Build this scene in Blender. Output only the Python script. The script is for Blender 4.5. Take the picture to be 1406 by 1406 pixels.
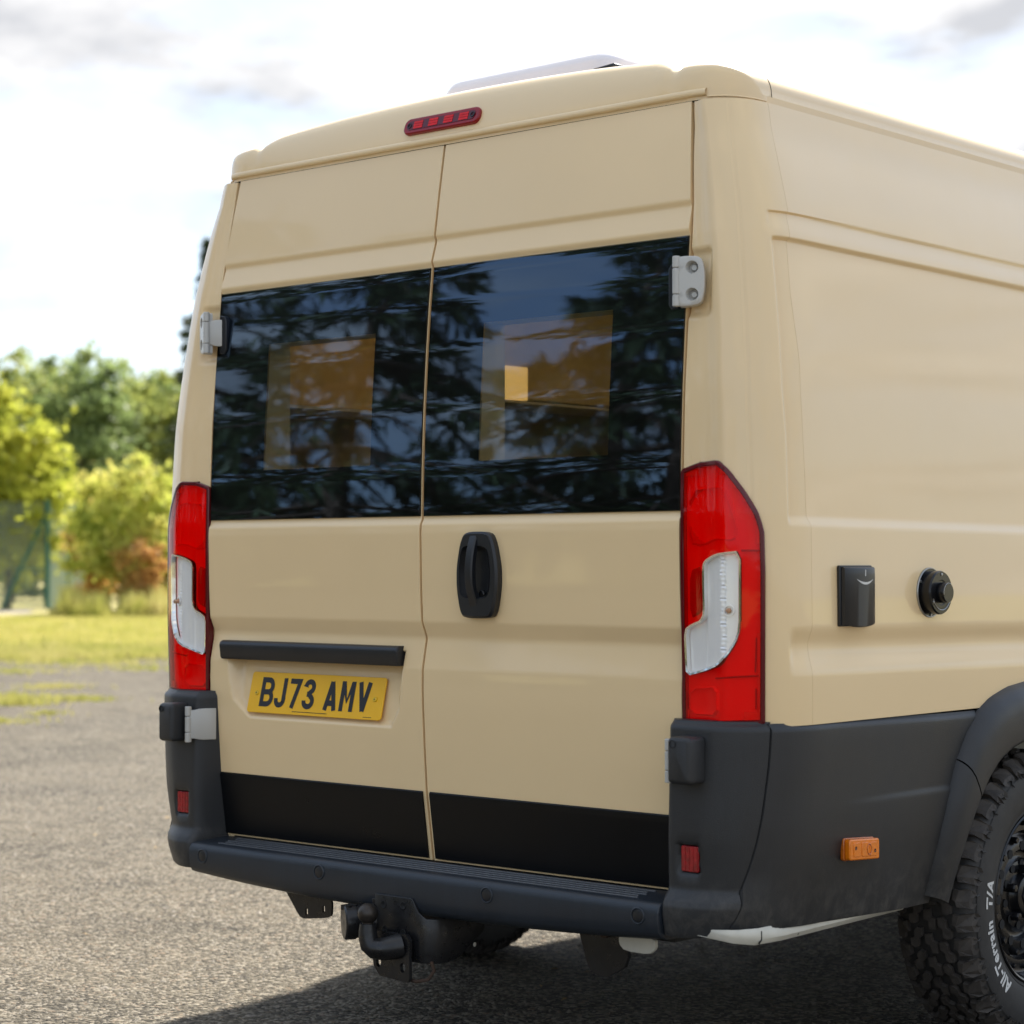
import bpy, bmesh, math, random, bisect
import numpy as np
from mathutils import Vector, Matrix
from mathutils.geometry import delaunay_2d_cdt

for _o in list(bpy.data.objects):
    bpy.data.objects.remove(_o)
scene = bpy.context.scene
COL = scene.collection
rad = math.radians

# ------------------------------------------------------------------ camera
CAM = Vector((3.6556, -3.7891, 1.2201))
YAW, PITCH, ROLL = -0.72334, 0.024198, -0.00055
_f = Vector((math.sin(YAW) * math.cos(PITCH), math.cos(YAW) * math.cos(PITCH), math.sin(PITCH)))
_r = Vector((math.cos(YAW), -math.sin(YAW), 0))
_u = _r.cross(_f)
_r2 = _r * math.cos(ROLL) + _u * math.sin(ROLL)
_u2 = _u * math.cos(ROLL) - _r * math.sin(ROLL)
cd = bpy.data.cameras.new('camera')
cam = bpy.data.objects.new('camera', cd)
COL.objects.link(cam)
cam.matrix_world = Matrix((( _r2.x, _u2.x, -_f.x, CAM.x), (_r2.y, _u2.y, -_f.y, CAM.y), (_r2.z, _u2.z, -_f.z, CAM.z), (0, 0, 0, 1)))
cd.sensor_fit = 'HORIZONTAL'
cd.sensor_width = 24
cd.lens = 50.2
cd.clip_end = 3000
cd.dof.use_dof = True
cd.dof.focus_distance = 5.2
cd.dof.aperture_fstop = 2.5
scene.camera = cam

# ------------------------------------------------------------------ sky, sun, exposure
SUN_EL, SUN_AZ = rad(45), math.atan2(-0.36, 1.0)      # sun stands ahead of the van, a little to its left
sun_dir = Vector((math.sin(SUN_AZ) * math.cos(SUN_EL), math.cos(SUN_AZ) * math.cos(SUN_EL), math.sin(SUN_EL)))
sd = bpy.data.lights.new('sun', 'SUN')
sd.energy = 5.0
sd.angle = rad(4.5)
sd.color = (1.0, 0.95, 0.86)
sun = bpy.data.objects.new('sun', sd)
COL.objects.link(sun)
sun.rotation_euler = sun_dir.to_track_quat('Z', 'Y').to_euler()

world = bpy.data.worlds.new('World')
scene.world = world
world.use_nodes = True
wn = world.node_tree
wn.nodes.clear()
def wnode(t, **k):
    n = wn.nodes.new(t)
    for a, b in k.items():
        setattr(n, a, b)
    return n
def wl(a, b): wn.links.new(a, b)
w_out = wnode('ShaderNodeOutputWorld'); w_bg = wnode('ShaderNodeBackground')
w_sky = wnode('ShaderNodeTexSky', sky_type='NISHITA', sun_disc=False, sun_elevation=SUN_EL, sun_rotation=SUN_AZ)
w_sky.air_density = 1.0; w_sky.dust_density = 1.5; w_sky.altitude = 50
w_bg.inputs['Strength'].default_value = 0.13
w_tc = wnode('ShaderNodeTexCoord')
w_sep = wnode('ShaderNodeSeparateXYZ'); wl(w_tc.outputs['Generated'], w_sep.inputs[0])
w_add = wnode('ShaderNodeMath', operation='ADD'); wl(w_sep.outputs['Z'], w_add.inputs[0]); w_add.inputs[1].default_value = 0.22
w_max = wnode('ShaderNodeMath', operation='MAXIMUM'); wl(w_add.outputs[0], w_max.inputs[0]); w_max.inputs[1].default_value = 0.05
w_dx = wnode('ShaderNodeMath', operation='DIVIDE'); wl(w_sep.outputs['X'], w_dx.inputs[0]); wl(w_max.outputs[0], w_dx.inputs[1])
w_dy = wnode('ShaderNodeMath', operation='DIVIDE'); wl(w_sep.outputs['Y'], w_dy.inputs[0]); wl(w_max.outputs[0], w_dy.inputs[1])
w_cmb = wnode('ShaderNodeCombineXYZ'); wl(w_dx.outputs[0], w_cmb.inputs['X']); wl(w_dy.outputs[0], w_cmb.inputs['Y'])
w_n1 = wnode('ShaderNodeTexNoise'); w_n1.inputs['Scale'].default_value = 1.5; w_n1.inputs['Detail'].default_value = 7; w_n1.inputs['Roughness'].default_value = 0.55
w_n1.inputs['Distortion'].default_value = 0.3
wl(w_cmb.outputs[0], w_n1.inputs['Vector'])
w_r1 = wnode('ShaderNodeValToRGB')
w_r1.color_ramp.elements[0].position = 0.445; w_r1.color_ramp.elements[0].color = (0, 0, 0, 1)
w_r1.color_ramp.elements[1].position = 0.585; w_r1.color_ramp.elements[1].color = (1, 1, 1, 1)
wl(w_n1.outputs['Fac'], w_r1.inputs[0])
w_n2 = wnode('ShaderNodeTexNoise'); w_n2.inputs['Scale'].default_value = 3.1; w_n2.inputs['Detail'].default_value = 6
wl(w_cmb.outputs[0], w_n2.inputs['Vector'])
w_r2 = wnode('ShaderNodeValToRGB')
w_r2.color_ramp.elements[0].position = 0.42; w_r2.color_ramp.elements[0].color = (2.55, 2.6, 2.75, 1)
w_r2.color_ramp.elements[1].position = 0.64; w_r2.color_ramp.elements[1].color = (5.2, 5.1, 5.0, 1)
wl(w_n2.outputs['Fac'], w_r2.inputs[0])
w_pale = wnode('ShaderNodeMix', data_type='RGBA'); w_pale.inputs['Factor'].default_value = 0.6      # thin high veil over the blue
wl(w_sky.outputs[0], w_pale.inputs['A']); w_pale.inputs['B'].default_value = (2.55, 3.25, 4.3, 1)
w_mix = wnode('ShaderNodeMix', data_type='RGBA')
wl(w_r1.outputs[0], w_mix.inputs['Factor']); wl(w_pale.outputs['Result'], w_mix.inputs['A']); wl(w_r2.outputs[0], w_mix.inputs['B'])
wl(w_mix.outputs['Result'], w_bg.inputs['Color']); wl(w_bg.outputs[0], w_out.inputs['Surface'])

scene.view_settings.view_transform = 'Standard'
scene.view_settings.look = 'None'
scene.view_settings.gamma = 1
scene.view_settings.use_curve_mapping = False
scene.view_settings.exposure = 1.08
scene.render.engine = 'CYCLES'
scene.cycles.max_bounces = 10
scene.cycles.transparent_max_bounces = 24
scene.cycles.use_denoising = True
scene.cycles.sample_clamp_indirect = 8

# ------------------------------------------------------------------ materials
def new_mat(name):
    m = bpy.data.materials.new(name); m.use_nodes = True
    nt = m.node_tree; nt.nodes.clear()
    o = nt.nodes.new('ShaderNodeOutputMaterial'); b = nt.nodes.new('ShaderNodeBsdfPrincipled')
    nt.links.new(b.outputs[0], o.inputs['Surface'])
    return m, nt, b, o
def nd(nt, t, **k):
    n = nt.nodes.new(t)
    for a, b in k.items(): setattr(n, a, b)
    return n
def coords(nt, scale=(1, 1, 1), kind='Object'):
    tc = nd(nt, 'ShaderNodeTexCoord'); mp = nd(nt, 'ShaderNodeMapping'); mp.inputs['Scale'].default_value = scale
    nt.links.new(tc.outputs[kind], mp.inputs['Vector']); return mp.outputs['Vector']
def noise(nt, vec, scale, detail=4, rough=0.5, dist=0):
    n = nd(nt, 'ShaderNodeTexNoise'); n.inputs['Scale'].default_value = scale; n.inputs['Detail'].default_value = detail
    n.inputs['Roughness'].default_value = rough; n.inputs['Distortion'].default_value = dist
    nt.links.new(vec, n.inputs['Vector']); return n.outputs['Fac']
def ramp(nt, fac, stops, interp='LINEAR'):
    r = nd(nt, 'ShaderNodeValToRGB'); r.color_ramp.interpolation = interp
    el = r.color_ramp.elements
    while len(el) < len(stops): el.new(0.5)
    for e, (p, c) in zip(el, stops):
        e.position = p; e.color = (*c, 1) if len(c) == 3 else c
    nt.links.new(fac, r.inputs[0]); return r.outputs[0]
def g(v): return (v, v, v)
def bump(nt, b, height, strength, dist):
    n = nd(nt, 'ShaderNodeBump'); n.inputs['Strength'].default_value = strength; n.inputs['Distance'].default_value = dist
    nt.links.new(height, n.inputs['Height']); nt.links.new(n.outputs[0], b.inputs['Normal']); return n
def simple(name, col, rough=0.5, metal=0.0, coat=0.0, vary=0.06, vscale=6, bumps=None, spec=0.5, rvary=0.0):
    m, nt, b, o = new_mat(name)
    v = coords(nt)
    n = noise(nt, v, vscale, 6, 0.6)
    lo = tuple(max(0, c * (1 - vary)) for c in col); hi = tuple(min(1, c * (1 + vary)) for c in col)
    nt.links.new(ramp(nt, n, [(0.3, lo), (0.7, hi)]), b.inputs['Base Color'])
    b.inputs['Roughness'].default_value = rough; b.inputs['Metallic'].default_value = metal
    b.inputs['Coat Weight'].default_value = coat; b.inputs['Coat Roughness'].default_value = 0.04
    b.inputs['Specular IOR Level'].default_value = spec
    if rvary:
        n2 = noise(nt, v, vscale * 2.3, 5, 0.6)
        nt.links.new(ramp(nt, n2, [(0.3, g(max(0, rough - rvary))), (0.7, g(min(1, rough + rvary)))]), b.inputs['Roughness'])
    if bumps:
        sc, st, di = bumps
        bump(nt, b, noise(nt, v, sc, 3), st, di)
    return m
PAINT_COL = (0.86, 0.640, 0.355)
def make_paint():
    m, nt, b, o = new_mat('cream_paint')
    v = coords(nt)
    n = noise(nt, v, 2.2, 5, 0.6)
    c = PAINT_COL
    nt.links.new(ramp(nt, n, [(0.3, tuple(x * .985 for x in c)), (0.7, tuple(min(1, x * 1.015) for x in c))]), b.inputs['Base Color'])
    n2 = noise(nt, v, 9, 5, 0.65)
    nt.links.new(ramp(nt, n2, [(0.3, g(.38)), (0.75, g(.48))]), b.inputs['Roughness'])
    b.inputs['Coat Weight'].default_value = 0.65; b.inputs['Coat Roughness'].default_value = 0.035
    # very slight orange peel and panel waviness
    n3 = noise(nt, v, 2.0, 1)
    bump(nt, b, n3, 0.006, 0.01)
    return m
M = {}
M['paint'] = make_paint()
def make_plastic(name, col, rough, grain, streak=0.5, dirt_low=0.0, spec=.5):
    m, nt, b, o = new_mat(name)
    v = coords(nt)
    n = noise(nt, v, 5, 6, 0.6)
    st = noise(nt, coords(nt, (26, 26, 1.6)), 3, 5, 0.6)
    mx = nd(nt, 'ShaderNodeMix', data_type='RGBA'); mx.inputs['Factor'].default_value = streak
    nt.links.new(n, mx.inputs['A']); nt.links.new(st, mx.inputs['B'])
    base = ramp(nt, mx.outputs['Result'], [(0.30, tuple(c * .8 for c in col)), (0.62, tuple(c * 1.12 for c in col)), (0.8, tuple(c * 1.5 for c in col))])
    if dirt_low > 0:
        tc = nd(nt, 'ShaderNodeTexCoord'); sp = nd(nt, 'ShaderNodeSeparateXYZ'); nt.links.new(tc.outputs['Object'], sp.inputs[0])
        mr = nd(nt, 'ShaderNodeMapRange'); mr.inputs['From Min'].default_value = .56; mr.inputs['From Max'].default_value = .40
        nt.links.new(sp.outputs['Z'], mr.inputs['Value'])
        dn = noise(nt, coords(nt, (1, 1, .8)), 26, 9, 0.75, 0.6)
        dr = ramp(nt, dn, [(0.45, g(0)), (0.72, g(1))])
        mu = nd(nt, 'ShaderNodeMath', operation='MULTIPLY'); nt.links.new(mr.outputs[0], mu.inputs[0]); nt.links.new(dr, mu.inputs[1])
        mu2 = nd(nt, 'ShaderNodeMath', operation='MULTIPLY'); nt.links.new(mu.outputs[0], mu2.inputs[0]); mu2.inputs[1].default_value = dirt_low
        m2 = nd(nt, 'ShaderNodeMix', data_type='RGBA'); nt.links.new(mu2.outputs[0], m2.inputs['Factor']); nt.links.new(base, m2.inputs['A'])
        m2.inputs['B'].default_value = (.17, .155, .13, 1); base = m2.outputs['Result']
        # fine scuffs
        sc = noise(nt, coords(nt, (3, 60, 160)), 2, 4, 0.7, 1.0)
        sr = ramp(nt, sc, [(0.70, g(0)), (0.78, g(.35))])
        m3 = nd(nt, 'ShaderNodeMix', data_type='RGBA'); nt.links.new(sr, m3.inputs['Factor']); nt.links.new(base, m3.inputs['A'])
        m3.inputs['B'].default_value = (.09, .088, .085, 1); base = m3.outputs['Result']
    nt.links.new(base, b.inputs['Base Color'])
    nt.links.new(ramp(nt, n, [(0.3, g(rough - .06)), (0.7, g(rough + .08))]), b.inputs['Roughness'])
    b.inputs['Specular IOR Level'].default_value = spec
    bump(nt, b, noise(nt, v, 420, 2), grain, 0.0008)
    return m
M['clad'] = make_plastic('dark_grey_plastic', (.0215, .0222, .0235), .46, .55, .25, .45)
M['rib'] = make_plastic('skylit_rib', (.085, .090, .098), .42, .3, .6, .0)  # skylight on the rib tops is put into this paler colour
M['bump'] = make_plastic('bumper_plastic', (.0155, .0210, .0290), .38, .4, .5, .0)
M['black_panel'] = make_plastic('black_film', (.0022, .0030, .0044), .32, .12, .2, .0, .22)
M['trim'] = simple('black_trim', (.0105, .0120, .0150), .36, vary=.2, bumps=(300, .15, .0006))
M['gloss_black'] = simple('gloss_black', (.005, .005, .006), .24, coat=.15, vary=.2, spec=.35)
M['dark'] = simple('dark_cavity', (.006, .006, .006), .8)
M['seal'] = simple('rubber_seal', (.009, .009, .010), .55)
M['frit'] = simple('black_frit', (.004, .0045, .005), .35)
M['under'] = simple('underbody', (.012, .012, .012), .7, vary=.3, bumps=(30, .4, .01))
M['tow'] = simple('tow_black', (.010, .010, .011), .33, vary=.35, vscale=18, rvary=.12, bumps=(140, .15, .001))
M['ball'] = simple('tow_ball_steel', (.050, .042, .036), .38, metal=.6, vary=.4, vscale=22)
M['rust'] = simple('rusty_steel', (.055, .030, .018), .7, vary=.5, vscale=40)
M['hinge'] = simple('hinge_white', (.50, .49, .455), .34, vary=.03, coat=.2)
M['bolt'] = simple('bolt_metal', (.42, .41, .38), .32, metal=.3, vary=.1)
M['sill'] = simple('primed_white_steel', (.60, .57, .48), .5, vary=.10, vscale=14)
M['chrome'] = simple('chrome', (.86, .86, .84), .12, metal=1.0, vary=.02)
M['steel'] = simple('screw_steel', (.35, .35, .34), .3, metal=.9)
M['rubber'] = simple('tyre_rubber', (.022, .0205, .019), .62, vary=.28, vscale=30, bumps=(160, .25, .001))
M['tread'] = simple('tread_rubber', (.048, .041, .035), .70, vary=.40, vscale=26, bumps=(220, .35, .0012))
M['white_letter'] = simple('white_rubber', (.62, .61, .58), .6, vary=.06, vscale=60)
M['amber'] = simple('amber_lens', (.80, .20, .004), .2, coat=.3, vary=.10, vscale=60)
M['amber_dark'] = simple('amber_dark', (.50, .12, .006), .2, coat=.5, vary=.1)
M['red_solid'] = simple('red_reflector', (.30, .004, .010), .2, coat=.3, vary=.45, vscale=60)
M['red_rim'] = simple('dark_red_rim', (.10, .001, .006), .14, coat=.2, vary=.15, spec=.35)
M['red_bright'] = simple('brake_cell', (.68, .004, .006), .3, vary=.2, vscale=60, spec=.3)
M['red_in'] = simple('red_inner', (.97, .022, .016), .45, vary=.02, vscale=16, spec=.3)
M['red_in_dark'] = simple('red_inner_dark', (.45, .006, .008), .4, vary=.1, vscale=16, spec=.3)
M['brake_rim'] = simple('brake_light_rim', (.26, .003, .008), .16, coat=.2, vary=.15, spec=.35)
M['red_in_mid'] = simple('red_inner_mid', (.70, .010, .010), .4, vary=.06, vscale=30, spec=.3)
M['white_in'] = simple('lamp_reflector', (.93, .93, .92), .24, metal=.2, vary=.03)
M['bulb'] = simple('amber_bulb', (.55, .28, .16), .3)
M['plate_y'] = simple('plate_yellow', (.92, .50, .010), .36, coat=.1, vary=.03)
M['plate_k'] = simple('plate_black', (.012, .014, .020), .35)
M['plate_screw'] = simple('plate_screw', (.75, .50, .03), .35)
M['vent'] = simple('grey_dome', (.80, .76, .78), .28, coat=.3, vary=.03)
M['wood'] = simple('tan_wood', (.52, .42, .22), .45, vary=.12, vscale=5)
M['lining'] = simple('grey_lining', (.34, .33, .27), .8)
M['reveal'] = simple('olive_reveal', (.40, .39, .29), .7)
def outer_only(nt, fac):
    ge = nd(nt, 'ShaderNodeNewGeometry'); iv = nd(nt, 'ShaderNodeMath', operation='SUBTRACT'); iv.inputs[0].default_value = 1; nt.links.new(ge.outputs['Backfacing'], iv.inputs[1])
    mu = nd(nt, 'ShaderNodeMath', operation='MULTIPLY'); nt.links.new(fac, mu.inputs[0]); nt.links.new(iv.outputs[0], mu.inputs[1]); return mu.outputs[0]
def make_glass():
    m, nt, b, o = new_mat('tinted_glass'); nt.nodes.remove(b)
    tr = nd(nt, 'ShaderNodeBsdfTransparent'); tr.inputs['Color'].default_value = (.40, .40, .37, 1)
    gl = nd(nt, 'ShaderNodeBsdfGlossy'); gl.inputs['Roughness'].default_value = .012; gl.inputs['Color'].default_value = (.46, .68, 1, 1)  # blue gloss tint puts sky blue into the reflections
    fr = nd(nt, 'ShaderNodeFresnel'); fr.inputs['IOR'].default_value = 1.95
    # rolled glass: slight waves, long in x and short in z, that drag the reflections into streaks
    v = coords(nt, (1.6, 1, 5.0)); n = noise(nt, v, 1.6, 1, .4)
    n2 = noise(nt, coords(nt, (1.5, 1, 38)), 1.0, 1, .4)
    ad = nd(nt, 'ShaderNodeMath', operation='MULTIPLY_ADD'); nt.links.new(n2, ad.inputs[0]); ad.inputs[1].default_value = .045; nt.links.new(n, ad.inputs[2])
    bp = nd(nt, 'ShaderNodeBump'); bp.inputs['Strength'].default_value = .028; bp.inputs['Distance'].default_value = .01
    nt.links.new(ad.outputs[0], bp.inputs['Height']); nt.links.new(bp.outputs[0], gl.inputs['Normal'])
    mx = nd(nt, 'ShaderNodeMixShader'); nt.links.new(outer_only(nt, fr.outputs[0]), mx.inputs[0]); nt.links.new(tr.outputs[0], mx.inputs[1]); nt.links.new(gl.outputs[0], mx.inputs[2])
    nt.links.new(mx.outputs[0], o.inputs['Surface']); return m
M['glass'] = make_glass()
def make_lens(name, tint, rough=.03, ribs=0):
    m, nt, b, o = new_mat(name); nt.nodes.remove(b)
    tr = nd(nt, 'ShaderNodeBsdfTransparent'); tr.inputs['Color'].default_value = (*tint, 1)
    gl = nd(nt, 'ShaderNodeBsdfGlossy'); gl.inputs['Roughness'].default_value = rough
    fr = nd(nt, 'ShaderNodeFresnel'); fr.inputs['IOR'].default_value = 1.38
    mx = nd(nt, 'ShaderNodeMixShader'); nt.links.new(outer_only(nt, fr.outputs[0]), mx.inputs[0]); nt.links.new(tr.outputs[0], mx.inputs[1]); nt.links.new(gl.outputs[0], mx.inputs[2])
    nt.links.new(mx.outputs[0], o.inputs['Surface']); return m
M['lens_red'] = make_lens('red_lens', (.99, .06, .045))
M['lens_clear'] = make_lens('clear_lens', (.96, .96, .96))
def make_emit(name, col, s):
    m, nt, b, o = new_mat(name)
    b.inputs['Base Color'].default_value = (*col, 1); b.inputs['Emission Color'].default_value = (*col, 1); b.inputs['Emission Strength'].default_value = s
    return m
M['lamp'] = make_emit('warm_fill', (1.0, .74, .40), 13.0)  # glow of the added fill strip inside the van
M['wood_lit'] = simple('lit_wood', (.66, .48, .21), .45, vary=.10, vscale=5)  # paler wood copy: extra light on the left locker put into its colour
M['lamp_soft'] = make_emit('lamp_diffuser', (1.0, .66, .22), .42)

# ------------------------------------------------------------------ mesh helpers
class MB:
    def __init__(self): self.v = []; self.f = []; self.sm = []
    def vert(self, p): self.v.append(tuple(p)); return len(self.v) - 1
    def face(self, idx): self.f.append(tuple(idx))
    def grid(self, P, flip=False, skip=None, close_u=False):
        nr, nc = len(P), len(P[0]); b = len(self.v)
        for row in P: self.v.extend(tuple(p) for p in row)
        for i in range(nr - 1):
            for j in range(nc - 1 + (1 if close_u else 0)):
                j2 = (j + 1) % nc
                if skip and skip(i, j): continue
                q = (b + i * nc + j, b + i * nc + j2, b + (i + 1) * nc + j2, b + (i + 1) * nc + j)
                self.f.append(q[::-1] if flip else q)
        return b
    def box(self, c, s, rot=None):
        b = len(self.v); h = Vector(s) / 2
        for z in (-1, 1):
            for y in (-1, 1):
                for x in (-1, 1):
                    p = Vector((x * h.x, y * h.y, z * h.z))
                    if rot: p = rot @ p
                    self.v.append(tuple(p + Vector(c)))
        for q in ((0, 2, 3, 1), (4, 5, 7, 6), (0, 1, 5, 4), (2, 6, 7, 3), (0, 4, 6, 2), (1, 3, 7, 5)):
            self.f.append(tuple(b + i for i in q))
    def prism(self, poly, fn, t0, t1):
        """closed 2D polygon swept from t0 to t1, fn(a, b, t) gives the point"""
        n = len(poly); b = len(self.v)
        for t in (t0, t1):
            for a, c in poly: self.v.append(tuple(fn(a, c, t)))
        self.f.append(tuple(b + i for i in range(n))[::-1]); self.f.append(tuple(b + n + i for i in range(n)))
        for i in range(n):
            j = (i + 1) % n; self.f.append((b + i, b + j, b + n + j, b + n + i))
    def tube(self, pts, r, n=10, caps=True):
        pts = [Vector(p) for p in pts]; rr = r if isinstance(r, (list, tuple)) else [r] * len(pts)
        rows = []; prev = None
        for i, p in enumerate(pts):
            d = (pts[min(i + 1, len(pts) - 1)] - pts[max(i - 1, 0)]).normalized()
            if prev is None:
                a = d.cross(Vector((0, 0, 1)));
                if a.length < .1: a = d.cross(Vector((1, 0, 0)))
            else: a = prev - d * prev.dot(d)
            a.normalize(); prev = a; c = d.cross(a)
            rows.append([p + (a * math.cos(t) + c * math.sin(t)) * rr[i] for t in [2 * math.pi * k / n for k in range(n)]])
        b = self.grid(rows, close_u=True)
        if caps:
            self.f.append(tuple(b + k for k in range(n))[::-1]); e = b + (len(pts) - 1) * n
            self.f.append(tuple(e + k for k in range(n)))
    def lathe(self, prof, org, axis, n=32, ref=None, caps=False):
        """prof: (radius, along axis)"""
        ax = Vector(axis).normalized(); o = Vector(org)
        a = ax.cross(Vector((0, 0, 1)))
        if a.length < .1: a = ax.cross(Vector((1, 0, 0)))
        a.normalize(); c = ax.cross(a)
        rows = [[o + ax * h + (a * math.cos(t) + c * math.sin(t)) * r for t in [2 * math.pi * k / n for k in range(n)]] for r, h in prof]
        b = self.grid(rows, close_u=True)
        if caps:
            self.f.append(tuple(b + k for k in range(n))[::-1]); e = b + (len(prof) - 1) * n; self.f.append(tuple(e + k for k in range(n)))
    def build(self, name, mat, parent=None, smooth=True, angle=35, bevel=0, seg=2, solid=0, recalc=True, subsurf=0, sol_off=-1):
        me = bpy.data.meshes.new(name); me.from_pydata(self.v, [], self.f); me.update()
        bm = bmesh.new(); bm.from_mesh(me)
        bmesh.ops.remove_doubles(bm, verts=bm.verts, dist=1e-6)
        if recalc: bmesh.ops.recalc_face_normals(bm, faces=bm.faces)
        bm.to_mesh(me); bm.free()
        me.materials.append(M[mat] if isinstance(mat, str) else mat)
        if smooth:
            for p in me.polygons: p.use_smooth = True
            me.set_sharp_from_angle(angle=rad(angle))
        ob = bpy.data.objects.new(name, me); COL.objects.link(ob)
        if parent is not None: ob.parent = parent
        if solid:
            md = ob.modifiers.new('solid', 'SOLIDIFY'); md.thickness = solid; md.offset = sol_off
        if bevel:
            md = ob.modifiers.new('bevel', 'BEVEL'); md.width = bevel; md.segments = seg; md.limit_method = 'ANGLE'; md.angle_limit = rad(40)
        if subsurf:
            md = ob.modifiers.new('sub', 'SUBSURF'); md.levels = subsurf; md.render_levels = subsurf
        return ob
def rot_to(d):
    return Vector(d).normalized().to_track_quat('Z', 'Y').to_matrix()
def empty(name, loc=(0, 0, 0), parent=None):
    o = bpy.data.objects.new(name, None); COL.objects.link(o); o.location = loc
    if parent is not None: o.parent = parent
    o.empty_display_size = .1
    return o
def tag(o, label=None, cat=None, group=None, kind=None):
    if label: o['label'] = label
    if cat: o['category'] = cat
    if group: o['group'] = group
    if kind: o['kind'] = kind
    return o
def inpoly(x, y, poly):
    c = False; n = len(poly); j = n - 1
    for i in range(n):
        xi, yi = poly[i]; xj, yj = poly[j]
        if (yi > y) != (yj > y) and x < (xj - xi) * (y - yi) / (yj - yi) + xi: c = not c
        j = i
    return c
def smoothpoly(poly, it=2, f=.25):
    for _ in range(it):
        q = []
        for i in range(len(poly)):
            a, b = poly[i], poly[(i + 1) % len(poly)]
            q.append((a[0] + (b[0] - a[0]) * f, a[1] + (b[1] - a[1]) * f)); q.append((a[0] + (b[0] - a[0]) * (1 - f), a[1] + (b[1] - a[1]) * (1 - f)))
        poly = q
    return poly
def offset_poly(poly, d):
    """move each edge inwards by d (counter-clockwise polygon)"""
    n = len(poly); A = sum(poly[i][0] * poly[(i + 1) % n][1] - poly[(i + 1) % n][0] * poly[i][1] for i in range(n))
    s = 1 if A > 0 else -1; out = []
    for i in range(n):
        p0, p1, p2 = Vector(poly[i - 1]), Vector(poly[i]), Vector(poly[(i + 1) % n])
        e1 = (p1 - p0).normalized(); e2 = (p2 - p1).normalized()
        n1 = Vector((-e1.y, e1.x)) * s; n2 = Vector((-e2.y, e2.x)) * s
        b = n1 + n2; k = b.length_squared
        b = b * (2 / k) if k > .3 else n1
        out.append(tuple(p1 + b * d))
    return out
def rrect(x0, x1, y0, y1, r, n=5):
    pts = []
    for cx, cy, a0 in ((x1 - r, y1 - r, 0), (x0 + r, y1 - r, 90), (x0 + r, y0 + r, 180), (x1 - r, y0 + r, 270)):
        for k in range(n + 1):
            a = rad(a0 + 90 * k / n); pts.append((cx + r * math.cos(a), cy + r * math.sin(a)))
    return pts
def cdt_patch(mb, outer, holes, fn, spacing, flip=False):
    """constrained triangulation of a 2D outline with holes, mapped through fn(a, b)"""
    def dens(poly):
        o = []
        for i in range(len(poly)):
            a, b = Vector(poly[i]), Vector(poly[(i + 1) % len(poly)]); k = max(1, int((b - a).length / spacing + .5))
            o += [tuple(a + (b - a) * (t / k)) for t in range(k)]
        return o
    loops = [dens(outer)] + [dens(h) for h in holes]
    vs = []; es = []
    for lp in loops:
        b = len(vs); vs += [Vector(p) for p in lp]; es += [(b + i, b + (i + 1) % len(lp)) for i in range(len(lp))]
    xs = [p[0] for p in outer]; ys = [p[1] for p in outer]
    bd = np.array([(p.x, p.y) for p in vs])
    nx = int((max(xs) - min(xs)) / spacing); ny = int((max(ys) - min(ys)) / spacing)
    for i in range(1, nx + 1):
        for j in range(1, ny + 1):
            x = min(xs) + (i - .5 + (.5 if j % 2 else 0)) * spacing; y = min(ys) + (j - .5) * spacing
            if inpoly(x, y, outer) and not any(inpoly(x, y, h) for h in holes):
                if ((bd[:, 0] - x) ** 2 + (bd[:, 1] - y) ** 2).min() > (spacing * .5) ** 2: vs.append(Vector((x, y)))
    r = delaunay_2d_cdt(vs, es, [], 0, 1e-7)
    b = len(mb.v)
    for p in r[0]: mb.v.append(tuple(fn(p.x, p.y)))
    for f in r[2]:
        cx = sum(r[0][i].x for i in f) / len(f); cy = sum(r[0][i].y for i in f) / len(f)
        if inpoly(cx, cy, outer) and not any(inpoly(cx, cy, h) for h in holes):
            q = tuple(b + i for i in f); mb.f.append(q[::-1] if flip else q)
    return loops
def skirt(mb, loop, fn0, fn1, flip=False):
    P = [[fn0(*p) for p in loop], [fn1(*p) for p in loop]]
    mb.grid(P, close_u=True, flip=flip)
def S(t): t = min(1, max(0, t)); return t * t * (3 - 2 * t)
def seq(*parts):
    """breakpoints with counts: seq((a, n), (b, n), c)"""
    out = []
    for (a, n), nx in zip(parts[:-1], parts[1:]):
        b = nx[0] if isinstance(nx, tuple) else nx
        out += [a + (b - a) * k / n for k in range(n)]
    last = parts[-1]; out.append(last[0] if isinstance(last, tuple) else last)
    return out
# ================================================================== the place
def bearing(u, D):
    """ground point D metres from the camera along the bearing of picture column u (0..1406)"""
    d = _f + _r * ((u - 703) / 2941.8); d.z = 0; d.normalize()
    return Vector((CAM.x + d.x * D, CAM.y + d.y * D, 0))
def fast_mesh(name, V, F, mat, parent=None, smooth=False):
    """V (n,3), F (m,k) numpy arrays"""
    me = bpy.data.meshes.new(name); V = np.asarray(V, dtype=np.float32); F = np.asarray(F, dtype=np.int32); k = F.shape[1]
    me.vertices.add(len(V)); me.vertices.foreach_set('co', V.ravel())
    me.loops.add(F.size); me.loops.foreach_set('vertex_index', F.ravel())
    me.polygons.add(len(F)); me.polygons.foreach_set('loop_start', np.arange(0, F.size, k, dtype=np.int32)); me.polygons.foreach_set('loop_total', np.full(len(F), k, dtype=np.int32))
    me.update(calc_edges=True); me.validate()
    me.materials.append(M[mat] if isinstance(mat, str) else mat)
    if smooth: me.polygons.foreach_set('use_smooth', np.ones(len(F), dtype=bool))
    o = bpy.data.objects.new(name, me); COL.objects.link(o)
    if parent is not None: o.parent = parent
    return o

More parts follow.
